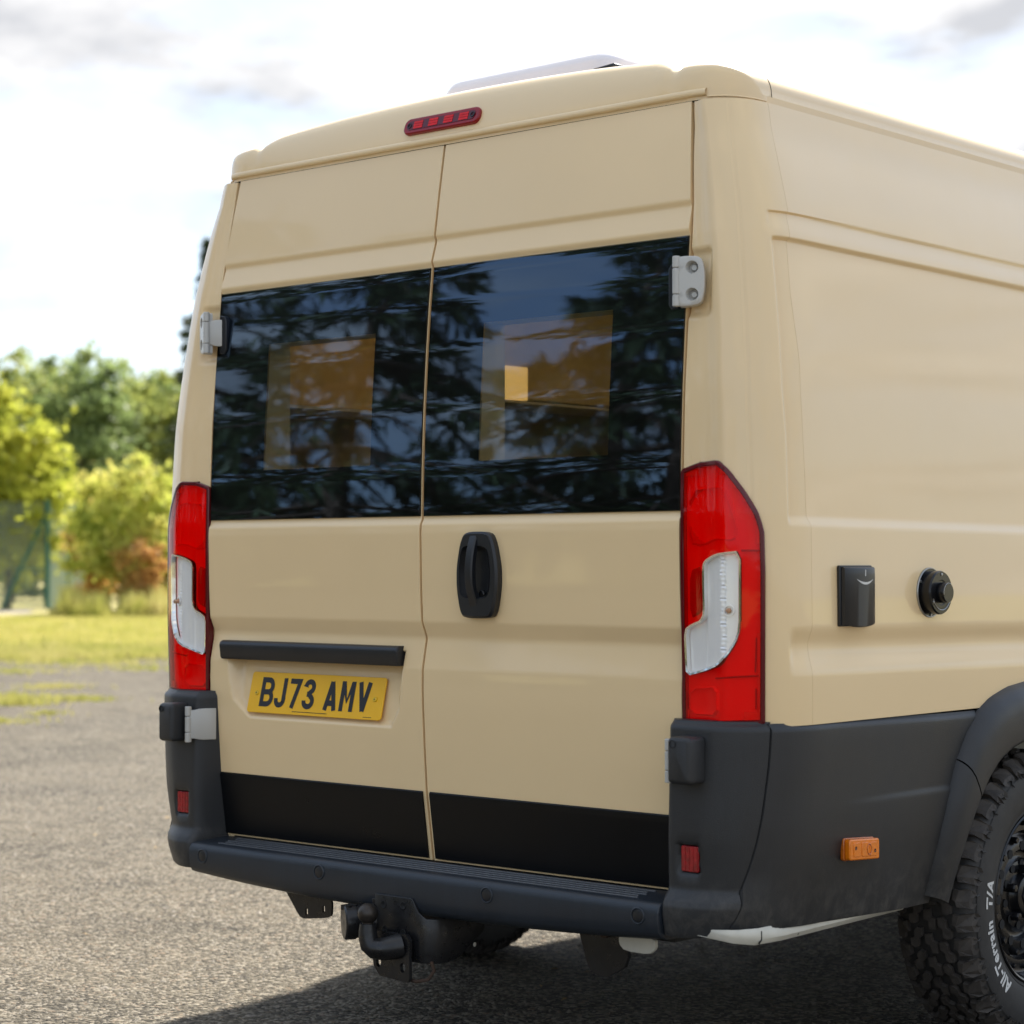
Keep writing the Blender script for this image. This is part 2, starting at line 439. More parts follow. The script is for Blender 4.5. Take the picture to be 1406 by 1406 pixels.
# ---- ground materials
def make_ground():
    m, nt, b, o = new_mat('gravel_tarmac')
    v = coords(nt)
    vo = nd(nt, 'ShaderNodeTexVoronoi'); vo.inputs['Scale'].default_value = 82; nt.links.new(v, vo.inputs['Vector'])
    vo2 = nd(nt, 'ShaderNodeTexVoronoi'); vo2.inputs['Scale'].default_value = 48; nt.links.new(v, vo2.inputs['Vector'])
    sp = nd(nt, 'ShaderNodeSeparateColor'); nt.links.new(vo.outputs['Color'], sp.inputs[0])
    chips = ramp(nt, sp.outputs[0], [(0.0, (.014, .013, .011)), (.30, (.050, .043, .032)), (.66, (.145, .123, .089)), (.92, (.34, .30, .235)), (1.0, (.21, .14, .09))])
    big = noise(nt, v, .42, 7, .66, .8); mid = noise(nt, v, 3.2, 6, .65)
    dust = ramp(nt, big, [(.34, g(0)), (.56, g(1))])
    dm = nd(nt, 'ShaderNodeMath', operation='MULTIPLY'); nt.links.new(dust, dm.inputs[0]); nt.links.new(ramp(nt, mid, [(.3, g(.08)), (.68, g(.48))]), dm.inputs[1])
    mx = nd(nt, 'ShaderNodeMix', data_type='RGBA'); nt.links.new(dm.outputs[0], mx.inputs['Factor']); nt.links.new(chips, mx.inputs['A']); mx.inputs['B'].default_value = (.205, .170, .118, 1)
    dk = ramp(nt, noise(nt, v, 1.3, 9, .74, .5), [(.32, g(.58)), (.52, g(1.0))])
    m2 = nd(nt, 'ShaderNodeMix', data_type='RGBA', blend_type='MULTIPLY'); m2.inputs['Factor'].default_value = 1; nt.links.new(mx.outputs['Result'], m2.inputs['A']); nt.links.new(dk, m2.inputs['B'])
    nt.links.new(m2.outputs['Result'], b.inputs['Base Color'])
    b.inputs['Roughness'].default_value = .92; b.inputs['Specular IOR Level'].default_value = .25
    h = nd(nt, 'ShaderNodeMath', operation='ADD'); nt.links.new(ramp(nt, vo.outputs['Distance'], [(0, g(1)), (.55, g(0))]), h.inputs[0]); nt.links.new(ramp(nt, vo2.outputs['Distance'], [(0, g(.8)), (.5, g(0))]), h.inputs[1])
    bump(nt, b, h.outputs[0], 1.0, .010)
    return m
M['ground'] = make_ground()
def make_grass_ground():
    m, nt, b, o = new_mat('grass_ground'); v = coords(nt)
    n = noise(nt, v, .9, 7, .65, .5); n2 = noise(nt, v, 14, 5, .7)
    c1 = ramp(nt, n, [(.28, (.27, .29, .055)), (.45, (.45, .40, .125)), (.70, (.58, .47, .22))])
    mx = nd(nt, 'ShaderNodeMix', data_type='RGBA', blend_type='MULTIPLY'); mx.inputs['Factor'].default_value = .6
    nt.links.new(c1, mx.inputs['A']); nt.links.new(ramp(nt, n2, [(.3, g(.55)), (.7, g(1.2))]), mx.inputs['B'])
    nt.links.new(mx.outputs['Result'], b.inputs['Base Color']); b.inputs['Roughness'].default_value = .9
    bump(nt, b, n2, .8, .05); return m
M['grass_ground'] = make_grass_ground()
def make_leaf(name, cols, scale=.6, trans=.45, vs=7.0):
    m, nt, b, o = new_mat(name)
    v = coords(nt); n = noise(nt, v, scale, 3, .6); n2 = noise(nt, v, vs, 2, .6)
    mx = nd(nt, 'ShaderNodeMix', data_type='RGBA'); mx.inputs['Factor'].default_value = .4; nt.links.new(n, mx.inputs['A']); nt.links.new(n2, mx.inputs['B'])
    k = len(cols); c = ramp(nt, mx.outputs['Result'], [(.32 + .36 * i / (k - 1), cc) for i, cc in enumerate(cols)])
    nt.links.new(c, b.inputs['Base Color']); b.inputs['Roughness'].default_value = .55; b.inputs['Specular IOR Level'].default_value = .3
    tr = nd(nt, 'ShaderNodeBsdfTranslucent'); nt.links.new(c, tr.inputs['Color'])
    ms = nd(nt, 'ShaderNodeMixShader'); ms.inputs[0].default_value = trans
    nt.links.new(b.outputs[0], ms.inputs[1]); nt.links.new(tr.outputs[0], ms.inputs[2]); nt.links.new(ms.outputs[0], o.inputs['Surface'])
    return m
M['leaf_dark'] = make_leaf('leaf_dark', [(.14, .20, .075), (.23, .30, .11), (.34, .39, .14)], trans=.55)
M['leaf_mid'] = make_leaf('leaf_mid', [(.20, .25, .08), (.36, .40, .11), (.50, .50, .14)], trans=.55)
M['leaf_yellow'] = make_leaf('leaf_yellow', [(.23, .28, .03), (.42, .45, .06), (.60, .56, .11)], trans=.62)
M['leaf_bush'] = make_leaf('leaf_bush', [(.26, .34, .05), (.48, .53, .10), (.64, .60, .16), (.66, .48, .15)], trans=.62)
M['leaf_red'] = make_leaf('leaf_autumn', [(.22, .20, .04), (.48, .32, .08), (.62, .32, .12), (.46, .42, .08)], trans=.55)
M['needle'] = make_leaf('needle', [(.030, .046, .020), (.052, .076, .030), (.080, .105, .040)], trans=.2)
M['grass'] = make_leaf('grass_blade', [(.25, .30, .045), (.46, .43, .12), (.63, .54, .25)], scale=1.2, trans=.45, vs=25)
M['bark'] = simple('bark', (.085, .065, .048), .9, vary=.35, vscale=9, bumps=(14, .8, .02))
M['bark_pine'] = simple('pine_bark', (.095, .060, .042), .9, vary=.35, vscale=9, bumps=(12, .8, .03))
M['fence_green'] = simple('green_coated_steel', (.012, .10, .075), .4, vary=.1)
M['wire'] = simple('fence_wire', (.30, .38, .34), .45, metal=.0)
M['pebble'] = simple('pebble', (.19, .165, .13), .85, vary=.85, vscale=90)
M['litter'] = simple('dead_leaf', (.36, .24, .10), .8, vary=.5, vscale=40)
M['path'] = simple('path_gravel', (.34, .29, .25), .9, vary=.2)

# ---- ground sheets
m = MB(); m.grid([[(x, y, 0) for x in (-600, 600)] for y in (-600, 600)])
tag(m.build('ground', 'ground', smooth=False), kind='structure')
rg = random.Random(11)
def wavy(p, q, n, amp):
    o = []
    dx, dy = q[0] - p[0], q[1] - p[1]; L = math.hypot(dx, dy)
    for k in range(n + 1):
        t = k / n; a = amp * (math.sin(t * 37 + 2) * .35 + math.sin(t * 91 + 1) * .35 + math.sin(t * 213) * .3 + math.sin(t * 467 + .5) * .3 + rg.uniform(-.5, .5)); o.append((p[0] + dx * t - dy / L * a, p[1] + dy * t + dx / L * a))
    return o
near = wavy((-98.5, -10.2), (66.5, 47.3), 700, 1.9)
m = MB(); poly = near + [(500, 300), (-100, 560), (-560, 200), (-500, -160)]
b0 = len(m.v); m.v += [(x, y, .004) for x, y in poly]; m.f.append(tuple(range(b0, b0 + len(poly))))
tag(m.build('grass_field', 'grass_ground', smooth=False), kind='structure')
pts = [bearing(u, D) for u, D in ((-160, 53.5), (40, 54.5), (46, 57.5), (-160, 57.5))]
m = MB(); m.f.append(tuple(m.vert((p.x, p.y, .008)) for p in pts)); tag(m.build('path', 'path', smooth=False), kind='structure')
# behind the camera the lot ends in rough grass under the conifers
poly = wavy((-60, -8.5), (3, -17), 90, .4) + [(40, -60), (-40, -90), (-120, -60), (-120, -9)]
m = MB(); m.v += [(x, y, .004) for x, y in poly]; m.f.append(tuple(range(len(poly)))); tag(m.build('grass_verge', 'grass_ground', smooth=False), kind='structure')

# ---- grass blades: dense along the edge of the field, in patches on the gravel, rough tufts under the bushes
rn = np.random.default_rng(4)
def blades(pos, h, w, lean=.5):
    n = len(pos); a = rn.uniform(0, 2 * np.pi, n); hh = h * rn.uniform(.5, 1.25, n); ww = w * rn.uniform(.6, 1.4, n)
    dx, dy = np.cos(a), np.sin(a); la = rn.uniform(0, 2 * np.pi, n); le = lean * rn.uniform(.1, 1, n) * hh
    V = np.zeros((n, 3, 3)); V[:, 0, 0] = pos[:, 0] - dx * ww; V[:, 0, 1] = pos[:, 1] - dy * ww; V[:, 1, 0] = pos[:, 0] + dx * ww; V[:, 1, 1] = pos[:, 1] + dy * ww
    V[:, 2, 0] = pos[:, 0] + np.cos(la) * le; V[:, 2, 1] = pos[:, 1] + np.sin(la) * le; V[:, 2, 2] = hh
    return V.reshape(-1, 3)
parts = []
def patch(c, rx, n, h, w, ang=0):
    r = np.abs(rn.normal(0, .5, n)); t = rn.uniform(0, 2 * np.pi, n)
    return blades(np.stack([c[0] + rx[0] * r * np.cos(t), c[1] + rx[1] * r * np.sin(t)], 1), h, w)
nb = 26000
u = rn.uniform(-80, 330, nb); D = 28.0 + 22 * rn.uniform(0, 1, nb) ** 1.3
fx, fy, rx_, ry_ = _f.x, _f.y, _r.x, _r.y
dx = fx + rx_ * (u - 703) / 2941.8; dy = fy + ry_ * (u - 703) / 2941.8; L = np.hypot(dx, dy)
parts.append(blades(np.stack([CAM.x + dx / L * D, CAM.y + dy / L * D], 1), .10, .012))
for (pu, pv, sx_, n, h) in ((15, 955, .55, 500, .07), (30, 962, .35, 300, .08), (110, 957, .45, 300, .05), (75, 940, .5, 260, .05), (210, 896, 1.6, 900, .09), (60, 905, 1.4, 700, .07), (150, 908, 1.4, 600, .06), (20, 918, 1.0, 300, .05), (190, 916, .8, 260, .05), (70, 975, .3, 120, .04), (5, 985, .5, 160, .04)):
    Dg = 1.22 * 2941.8 / (pv - 774); parts.append(patch(bearing(pu, Dg), (sx_, sx_), n, h, .008))
V = np.concatenate(parts); F = np.arange(len(V)).reshape(-1, 3)
tag(fast_mesh('grass', V, F, 'grass'), 'short yellow-green grass over the field and in patches on the gravel', 'grass', kind='stuff')
n = 11000; u = rn.uniform(70, 420, n); D = rn.uniform(49.0, 53.5, n)
dx = fx + rx_ * (u - 703) / 2941.8; dy = fy + ry_ * (u - 703) / 2941.8; L = np.hypot(dx, dy)
hh = .45 + .35 * np.sin(u * .11) * np.sin(u * .043 + 1)
V = blades(np.stack([CAM.x + dx / L * D, CAM.y + dy / L * D], 1), hh, .02)
tag(fast_mesh('tall_grass', V, np.arange(len(V)).reshape(-1, 3), 'grass'), 'tall dry grass along the foot of the bushes', 'grass', kind='stuff')

# ---- loose stones and dead leaves on the lot
n = 42000; P0 = np.stack([rn.uniform(-7, 2.4, n), rn.uniform(-1.6, 7, n)], 1); s = rn.uniform(.0024, .0066, n) * (1 + 1.2 * (rn.uniform(0, 1, n) > .97))
oct_ = np.array([(1, 0, 0), (0, 1, 0), (-1, 0, 0), (0, -1, 0), (0, 0, .8), (0, 0, -.3)]); of = np.array([(0, 1, 4), (1, 2, 4), (2, 3, 4), (3, 0, 4)])
a = rn.uniform(0, 6.28, n); ca, sa = np.cos(a), np.sin(a)
V = oct_[None] * s[:, None, None] * rn.uniform(.6, 1.4, (n, 6, 3)); X = V[..., 0] * ca[:, None] - V[..., 1] * sa[:, None]; Y = V[..., 0] * sa[:, None] + V[..., 1] * ca[:, None]
V = np.stack([X + P0[:, 0:1], Y + P0[:, 1:2], V[..., 2]], -1).reshape(-1, 3); F = (of[None] + 6 * np.arange(n)[:, None, None]).reshape(-1, 3)
tag(fast_mesh('gravel', V, F, 'pebble'), 'small loose stones lying on the worn tarmac', 'gravel', kind='stuff')
n = 60; V = []; F = []
for k in range(n):
    x, y = rn.uniform(-5, 1.5), rn.uniform(-1.2, 5); a = rn.uniform(0, 6.28); l = rn.uniform(.008, .022); w = l * rn.uniform(.18, .4); b0 = len(V)
    for t, q, z in ((-l, 0, .004), (0, w, .009), (l, 0, .005), (0, -w, .006)): V.append((x + t * math.cos(a) - q * math.sin(a), y + t * math.sin(a) + q * math.cos(a), z))
    F.append((b0, b0 + 1, b0 + 2, b0 + 3))
tag(fast_mesh('leaf_litter', np.array(V), np.array(F), 'litter'), 'scattered dry leaf scraps on the tarmac', 'leaves', kind='stuff')

# ---- trees
def leaf_cloud(centres, radii, per, size, squash=.85, rnd=None):
    """quads gathered in clumps"""
    n = len(centres) * per; c = np.repeat(np.asarray(centres), per, 0); r = np.repeat(np.asarray(radii), per)
    d = rnd.normal(size=(n, 3)); d /= np.linalg.norm(d, axis=1)[:, None]; p = c + d * (r * np.abs(rnd.normal(0, .62, n)))[:, None] * np.array([1, 1, squash])
    a = rnd.normal(size=(n, 3)); a /= np.linalg.norm(a, axis=1)[:, None]; b = np.cross(a, rnd.normal(size=(n, 3))); b /= np.linalg.norm(b, axis=1)[:, None]
    s = size * rnd.uniform(.5, 1.3, n)[:, None]
    V = np.stack([p - a * s, p + b * s * .55, p + a * s, p - b * s * .55], 1).reshape(-1, 3)
    return V, np.arange(len(V)).reshape(-1, 4)
def limb_tubes(mb, base, top, r0, rnd, nl, spread):
    base = Vector(base); top = Vector(top); pts = []
    for k in range(7):
        t = k / 6; pts.append(base.lerp(top, t) + Vector((rnd.uniform(-1, 1), rnd.uniform(-1, 1), 0)) * .05 * (top.z - base.z) * .3)
    pts[0] = base; mb.tube(pts, [r0 * (1 - .8 * k / 6) for k in range(7)], 8)
    for k in range(nl):
        t = .3 + .6 * k / nl; p = base.lerp(top, t); a = rnd.uniform(0, 6.28); q = p + Vector((math.cos(a) * spread, math.sin(a) * spread, spread * .7)) * (1.1 - t * .6)
        mb.tube([p, p.lerp(q, .5) + Vector((0, 0, spread * .06)), q], [r0 * .4 * (1.1 - t), r0 * .25 * (1.1 - t), r0 * .06], 5)
def broadleaf(name, label, cat, u, D, height, rx, z0, mat, seed, nclump=60, per=130, size=.16, group=None, trunk=True, lean=(0, 0)):
    p = bearing(u, D); t = tag(empty(name, p), label, cat, group); rnd = np.random.default_rng(seed); rp = random.Random(seed)
    zc = (z0 + height) / 2; rz = (height - z0) / 2; cs = []; rs = []
    for k in range(nclump):
        d = rnd.normal(size=3); d /= np.linalg.norm(d); f = rnd.uniform(.30, .95) ** .8
        wob = 1 + .22 * math.sin(3 * math.atan2(d[1], d[0]) + seed) + .15 * math.sin(5 * d[2] + seed)
        cs.append((d[0] * rx * f * wob + lean[0] * d[2], d[1] * rx * f * wob, zc + d[2] * rz * f)); rs.append(rnd.uniform(.18, .42) * rx * (1 - .25 * max(0, d[2])))
    V, F = leaf_cloud(cs, rs, per, size, .8, rnd)
    V[:, 2] = np.maximum(V[:, 2], .03)
    fast_mesh('crown', V, F, mat, t)
    mb = MB(); limb_tubes(mb, (0, 0, -.05), (0, 0, zc + rz * .5), max(.04, height * .018), rp, 9 if trunk else 5, rx * .7)
    mb.build('trunk', 'bark', t)
    return t
bg = 'trees beyond the field'
broadleaf('broadleaf_tree', 'yellow-green tree behind the wire fence at the left edge', 'tree', 12, 60, 6.1, 1.8, .6, 'leaf_yellow', 1, 170, 90, .12, bg)
far = [(-70, 92, 10.2, 2.7, 'leaf_mid', 'mid-green tree at the far left beyond the fence'), (30, 98, 10.9, 2.8, 'leaf_mid', 'pale green tree top showing left above the yellow tree'), (112, 88, 10.4, 2.7, 'leaf_dark', 'tall rounded dark green tree in the middle of the far row'),
       (176, 92, 10.3, 2.7, 'leaf_mid', 'round olive-green tree right of the tallest far tree'), (236, 96, 10.2, 2.5, 'leaf_dark', 'dark tree half hidden by the left edge of the van'), (300, 94, 9.8, 2.5, 'leaf_mid', 'green tree hidden behind the van, nearest its left rear pillar'), (400, 96, 10.4, 2.6, 'leaf_dark', 'dark tree further right behind the van body')]
far += [(-20, 108, 11.2, 2.9, 'leaf_dark', 'dark tree top at the far left behind the fence trees'), (72, 110, 11.6, 3.0, 'leaf_mid', 'green tree top in the gap left of the tallest far tree'), (146, 112, 11.5, 3.0, 'leaf_dark', 'dark tree in the gap right of the tallest far tree'), (206, 112, 11.3, 2.9, 'leaf_mid', 'green tree top in the gap nearest the left side of the van')]
for i, (u, D, h, r_, mt, lb) in enumerate(far): broadleaf('broadleaf_tree', lb, 'tree', u, D, h, r_, .9, mt, 20 + i, 230, 60, .17, bg)
for i, (u, D) in enumerate(((520, 97), (640, 93), (770, 99), (900, 94), (1040, 98), (1180, 95), (1330, 97))):
    broadleaf('broadleaf_tree', 'green tree of the far row hidden behind the van', 'tree', u, D, 10 + .4 * (i % 3), 3.6, .8, 'leaf_dark' if i % 2 else 'leaf_mid', 300 + i, 150, 60, .19, 'far trees hidden behind the van')
broadleaf('shrub', 'large yellow-green bush beside the van with orange leaves low down', 'bush', 172, 53, 3.95, 1.45, .15, 'leaf_bush', 41, 150, 90, .085, 'bushes along the field edge', False)
broadleaf('shrub', 'yellow-green bush touching the left edge of the van', 'bush', 232, 54, 3.6, 1.15, .15, 'leaf_bush', 42, 120, 80, .085, 'bushes along the field edge', False)
broadleaf('shrub', 'low reddish-brown bush right of the green fence posts', 'bush', 122, 55, 2.3, .75, .1, 'leaf_red', 43, 40, 120, .075, 'bushes along the field edge', False)
broadleaf('shrub', 'low orange-tinged bush in front of the large bush', 'bush', 190, 51.5, 2.0, .75, .05, 'leaf_red', 44, 40, 110, .07, 'bushes along the field edge', False)
for i, (u, D, h, lb) in enumerate(((-45, 70, 3.2, 'dark green shrub behind the fence at the far left'), (20, 71, 3.0, 'dark green shrub under the yellow tree'), (75, 73, 3.4, 'dark green shrub behind the fence corner post'), (140, 74, 3.6, 'dark green shrub behind the large bush'), (215, 73, 3.4, 'dark green shrub behind the bushes by the van'), (300, 72, 3.4, 'dark green shrub hidden behind the van'))):
    broadleaf('shrub', lb, 'bush', u, D, h, 1.5, .1, 'leaf_dark', 60 + i, 50, 110, .12, 'dark shrubs behind the fence', False)
def conifer(name, label, p, height, rbase, seed, z0=1.2, mat='needle', levels=26, size=.22, group=None, droop=.30, twigs=26, bare=0):
    t = tag(empty(name, p), label, 'tree', group); rnd = np.random.default_rng(seed); rp = random.Random(seed)
    mb = MB(); mb.tube([(0, 0, -.05), (.05, .03, height * .3), (.02, -.03, height * .65), (0, 0, height)], [height * .020, height * .016, height * .009, .02], 10)
    P = []; Dn = []
    for l in range(levels):
        t_ = (l + rnd.uniform(-.3, .3)) / levels; z = z0 + (height - z0) * t_; r = rbase * (1 - t_) ** .85 + .15
        for k in range(6):
            a = rnd.uniform(0, 6.28); rr_ = r * rnd.uniform(.6, 1.1); zt = z - droop * rr_ + .10 * rr_
            pts = [Vector((0, 0, z)), Vector((math.cos(a) * rr_ * .5, math.sin(a) * rr_ * .5, z - droop * .25 * rr_)), Vector((math.cos(a) * rr_, math.sin(a) * rr_, zt))]
            mb.tube(pts, [.020 + .008 * r, .012 + .004 * r, .006], 4, caps=False)
            for q in range(twigs):
                s = rnd.uniform(.18 + bare, 1) ; w = (1 - abs(2 * s - 1)) * .16 * rr_ + .06
                b = pts[0].lerp(pts[1], s * 2) if s < .5 else pts[1].lerp(pts[2], s * 2 - 1)
                off = rnd.uniform(-1, 1); P.append((b.x - math.sin(a) * off * w, b.y + math.cos(a) * off * w, b.z - abs(off) * w * .3 + rnd.uniform(-.05, .02)))
                Dn.append((math.cos(a) * .6 - math.sin(a) * off, math.sin(a) * .6 + math.cos(a) * off, rnd.uniform(-1.0, .1)))
    mb.build('trunk', 'bark_pine', t)
    P = np.array(P); Dn = np.array(Dn); Dn /= np.linalg.norm(Dn, axis=1)[:, None]; n = len(P)
    sd_ = np.cross(Dn, rnd.normal(size=(n, 3))); sd_ /= np.linalg.norm(sd_, axis=1)[:, None]; s = size * rnd.uniform(.5, 1.3, n)[:, None]
    # each twig: three narrow leaves fanned out
    Vs = []
    for da, f in ((-.55, .8), (0, 1.0), (.55, .8)):
        d2 = Dn + sd_ * da; d2 /= np.linalg.norm(d2, axis=1)[:, None]; e = np.cross(d2, rnd.normal(size=(n, 3))); e /= np.linalg.norm(e, axis=1)[:, None]
        Vs.append(np.stack([P, P + d2 * s * f * .5 + e * s * .085, P + d2 * s * f, P + d2 * s * f * .5 - e * s * .085], 1).reshape(-1, 3))
    V = np.concatenate(Vs); fast_mesh('crown', V, np.arange(len(V)).reshape(-1, 4), mat, t)
    return t
conifer('spruce_tree', 'dark spruce rising above the far trees behind the van', bearing(292, 78), 13.3, 2.7, 5, levels=30, size=.42, group=bg, twigs=34)
# conifers at the edge of the lot, behind and to the left of the camera: the rear windows mirror them
cg = 'conifers at the edge of the lot'
spots = [((-6.2, -13.6), 8.4, 3.2, 'pine mirrored in the right half of the right rear window'), ((-9.2, -13.2), 9.0, 3.4, 'pine mirrored in the middle of the right rear window'), ((-11.4, -10.6), 8.2, 3.1, 'pine mirrored at the seam between the rear windows'), ((-14.4, -10.9), 9.2, 3.5, 'pine mirrored in the left rear window'), ((-16.6, -7.6), 8.0, 3.1, 'pine mirrored at the left edge of the left rear window'), ((-12.8, -16.5), 9.8, 3.5, 'taller pine standing behind the mirrored row'), ((-3.0, -17.0), 8.8, 3.4, 'pine at the right end of the mirrored row')]
for i, ((x, y), h, r_, lb) in enumerate(spots): conifer('pine_tree', lb, (x, y, 0), h, r_, 80 + i, z0=1.9, levels=18, size=.34, group=cg, droop=.42, twigs=20, bare=.08)

hg = 'dark shrubs under the conifers'
for i, (x, y, h) in enumerate(((-5.2, -17.2, 2.6), (-8.0, -16.2, 2.4), (-10.4, -14.6, 2.7), (-13.0, -13.4, 2.3), (-15.6, -12.4, 2.8), (-18.0, -10.4, 2.5), (-19.5, -7.6, 2.7), (-2.2, -19.0, 2.6))):
    t = broadleaf('shrub', ['dark shrub mirrored low in the right corner of the right rear window', 'low dark shrub mirrored low in the right rear window', 'dark shrub mirrored low beside the seam of the rear windows', 'lower dark shrub mirrored in the middle of the left rear window', 'taller dark shrub mirrored low in the left rear window', 'dark shrub mirrored low at the left edge of the left rear window', 'last dark shrub at the left end of the mirrored hedge', 'dark shrub at the right end of the mirrored hedge'][i], 'bush', 0, 10, h, 1.7, .05, 'needle', 120 + i, 60, 90, .14, hg, False)
    t.location = (x, y, 0)

# ---- wire fence with green posts
c0 = bearing(65, 58.8); ux = -_r; e1 = bearing(92, 61.8); e2 = bearing(121, 66.5); w1 = bearing(-62, 58.4); w2 = bearing(-190, 58)
fe = tag(empty('wire_fence', c0), 'tall wire mesh fence on green steel posts at the field edge', 'fence')
FH = 2.9
def fpart(mb, name, mat, **k):
    o = mb.build(name, mat, fe, **k); o.matrix_parent_inverse = Matrix.Translation(-Vector(fe.location)); return o
for i, p in enumerate((c0, e1, e2, w1, w2)):
    mb = MB(); r_ = .075 if i in (0, 1, 2) else .05; mb.tube([p, p + Vector((0, 0, FH))], r_, 10); mb.lathe([(r_ * 1.15, 0), (r_ * 1.15, .03), (.001, .06)], p + Vector((0, 0, FH)), (0, 0, 1), 10); fpart(mb, 'post', 'fence_green')
mb = MB(); q = bearing(2, 58.6); mb.tube([c0 + Vector((0, 0, FH - .25)), q], .05, 8); fpart(mb, 'brace', 'fence_green')
mb = MB(); mb.tube([c0 + Vector((0, 0, FH - .9)).lerp(Vector((0, 0, 1.1)), 1), bearing(20, 58.7) + Vector((0, 0, 1.1))], .03, 6); fpart(mb, 'rail', 'fence_green')
for a, b in ((c0, e1), (e1, e2), (c0, w1), (w1, w2)):
    mb = MB(); L = (b - a).length; n = int(L / .07)
    for k in range(n + 1):
        p = a.lerp(b, k / n); mb.box(p + Vector((0, 0, FH / 2)), (.011, .011, FH))
    d = (b - a).normalized(); rm = Matrix.Rotation(math.atan2(d.y, d.x), 3, 'Z')
    for k in range(int(FH / .14)): mb.box(a.lerp(b, .5) + Vector((0, 0, .05 + .14 * k)), (L, .008, .010), rm)
    o = fpart(mb, 'mesh_panel', 'wire', smooth=False); o['kind'] = 'stuff'
# ================================================================== the van
van = tag(empty('camper_van'), 'cream high-roof camper van with dark tinted rear windows and yellow number plate', 'van')

# ---- surface functions: R(z) rear face, Wd(z) half width, corner(v, z) rear pillar
def interp(t,xs,ys):
    if t<=xs[0]: return ys[0]
    if t>=xs[-1]: return ys[-1]
    i=bisect.bisect_right(xs,t)-1
    f=(t-xs[i])/(xs[i+1]-xs[i]); return ys[i]+f*(ys[i+1]-ys[i])
def boxed(t,xs,ys,h,n=9):
    return sum(interp(t+h*(2*k/(n-1)-1),xs,ys) for k in range(n))/n
RZ=[.30,.489,.663,.777,.905,.962,1.033,1.040,1.078,1.15,1.296,1.318,1.328,1.334,1.45,1.605,1.75,1.86,1.954,1.958,1.968,2.014,2.026,2.034,2.157,2.29,2.5]
RY=[.080,.058,.033,.025,.018,.019,.033,.033,.017,.013,.010,.0115,.0185,.0195,.0215,.028,.0375,.047,.0572,.0565,.0505,.0645,.0672,.0612,.080,.102,.135]
def R(z): return boxed(z,RZ,RY,.004)
WZ=[.30,.40,.6,.89,1.04,1.25,1.47,1.65,1.80,1.945,2.09,2.29,2.5]
WX=[.945,.972,1.022,1.046,1.051,1.048,1.046,1.036,1.014,.991,.953,.878,.855]
def Wd(z): return boxed(z,WZ,WX,.09,13)
# plan template of the rear corner: (dx inward from W, dy forward of R)
TP=[(.137,-.010),(.118,-.003),(.10,.004),(.07,.019),(.04,.040),(.018,.066),(.005,.105),(0.,.15)]
KZ=[1.2,1.65,2.0,2.29]; KK=[1.,1.,.88,.60]
SRZ=[.30,.86,1.4,2.29]
def SR(z): # smooth rear line used by the pillar (no door creases)
    return interp(z,[.3,.66,.9,1.33,1.605,1.958,2.157,2.29,2.5],[.05,.03,.018,.014,.024,.054,.080,.102,.135])
def section(z):
    """plan polyline of the pillar corner at z, from x=.74 outwards to the side, then forwards"""
    w=Wd(z); r=SR(z); k=interp(z,KZ,KK)
    pts=[(.74,r+.002)]
    xc=w-TP[0][0]*k
    pts.append((xc-.045*k,r+.004))
    pts+= [(w-a*k, r+b*(.5+.5*k)) for a,b in TP]
    pts.append((w,r+6.))
    return pts
def smooth_sec(z):
    p=section(z); 
    # Chaikin once on everything except the first ridge to keep it crisp but rounded
    for it in range(2):
        q=[p[0]]
        for a,b in zip(p[:-1],p[1:]):
            L=math.hypot(b[0]-a[0],b[1]-a[1]); f=.25 if L<1 else .02
            q.append((a[0]+(b[0]-a[0])*.25 if L<1 else a[0]+(b[0]-a[0])*.004, a[1]+(b[1]-a[1])*.25 if L<1 else a[1]+(b[1]-a[1])*.004))
            q.append((a[0]+(b[0]-a[0])*.75, a[1]+(b[1]-a[1])*.75))
        q.append(p[-1]); p=q
    return p
_sc={}
def corner(v,z):
    """point and outward plan normal at arc length v along the section (v=0 at x=.74)"""
    key=round(z,5)
    if key not in _sc:
        p=smooth_sec(z); L=[0.]
        for a,b in zip(p[:-1],p[1:]): L.append(L[-1]+math.hypot(b[0]-a[0],b[1]-a[1]))
        _sc[key]=(p,L)
    p,L=_sc[key]
    i=min(max(bisect.bisect_right(L,v)-1,0),len(p)-2)
    f=(v-L[i])/(L[i+1]-L[i]); a,b=p[i],p[i+1]
    d=(b[0]-a[0],b[1]-a[1]); l=math.hypot(*d)
    return (a[0]+f*d[0],a[1]+f*d[1]),(d[1]/l,-d[0]/l)

def xd(z): return interp(z, [.489, .84, .88, 1.33, 1.96, 2.03, 2.29], [.772, .775, .797, .797, .796, .793, .767])
KNOTS = [.489, .663, .962, 1.033, 1.04, 1.078, 1.296, 1.318, 1.328, 1.334, 1.958, 1.968, 2.018, 2.024, 2.034]
def zlines(z0, z1, step, extra=(), fine=.0035, span=.0075):
    s = {round(z0, 4), round(z1, 4)}
    n = max(1, int((z1 - z0) / step))
    for k in range(n): s.add(round(z0 + (z1 - z0) * k / n, 4))
    for kz in list(KNOTS) + list(extra):
        t = -span
        while t <= span + 1e-6:
            z = round(kz + t, 4)
            if z0 < z < z1: s.add(z)
            t += fine
    s = sorted(s); o = [s[0]]
    for z in s[1:]:
        if z - o[-1] > .0015: o.append(z)
    o[-1] = s[-1]
    return o
PLY = [(-.64, .812), (-.115, .812)]
def plate_recess(x, z):
    xl = interp(z, [.80, .812, .86, .96, 1.0], [-.63, -.645, -.706, -.726, -.728]); xr = interp(z, [.80, .812, .86, .96, 1.0], [-.125, -.110, -.082, -.068, -.067])
    m = min(x - xl, xr - x, z - .808, 1.006 - z)
    return S(m / .020) * interp(z, [.808, .965, 1.0], [.010, .046, .052])
AP = (.185, .585, 1.468, 1.803)
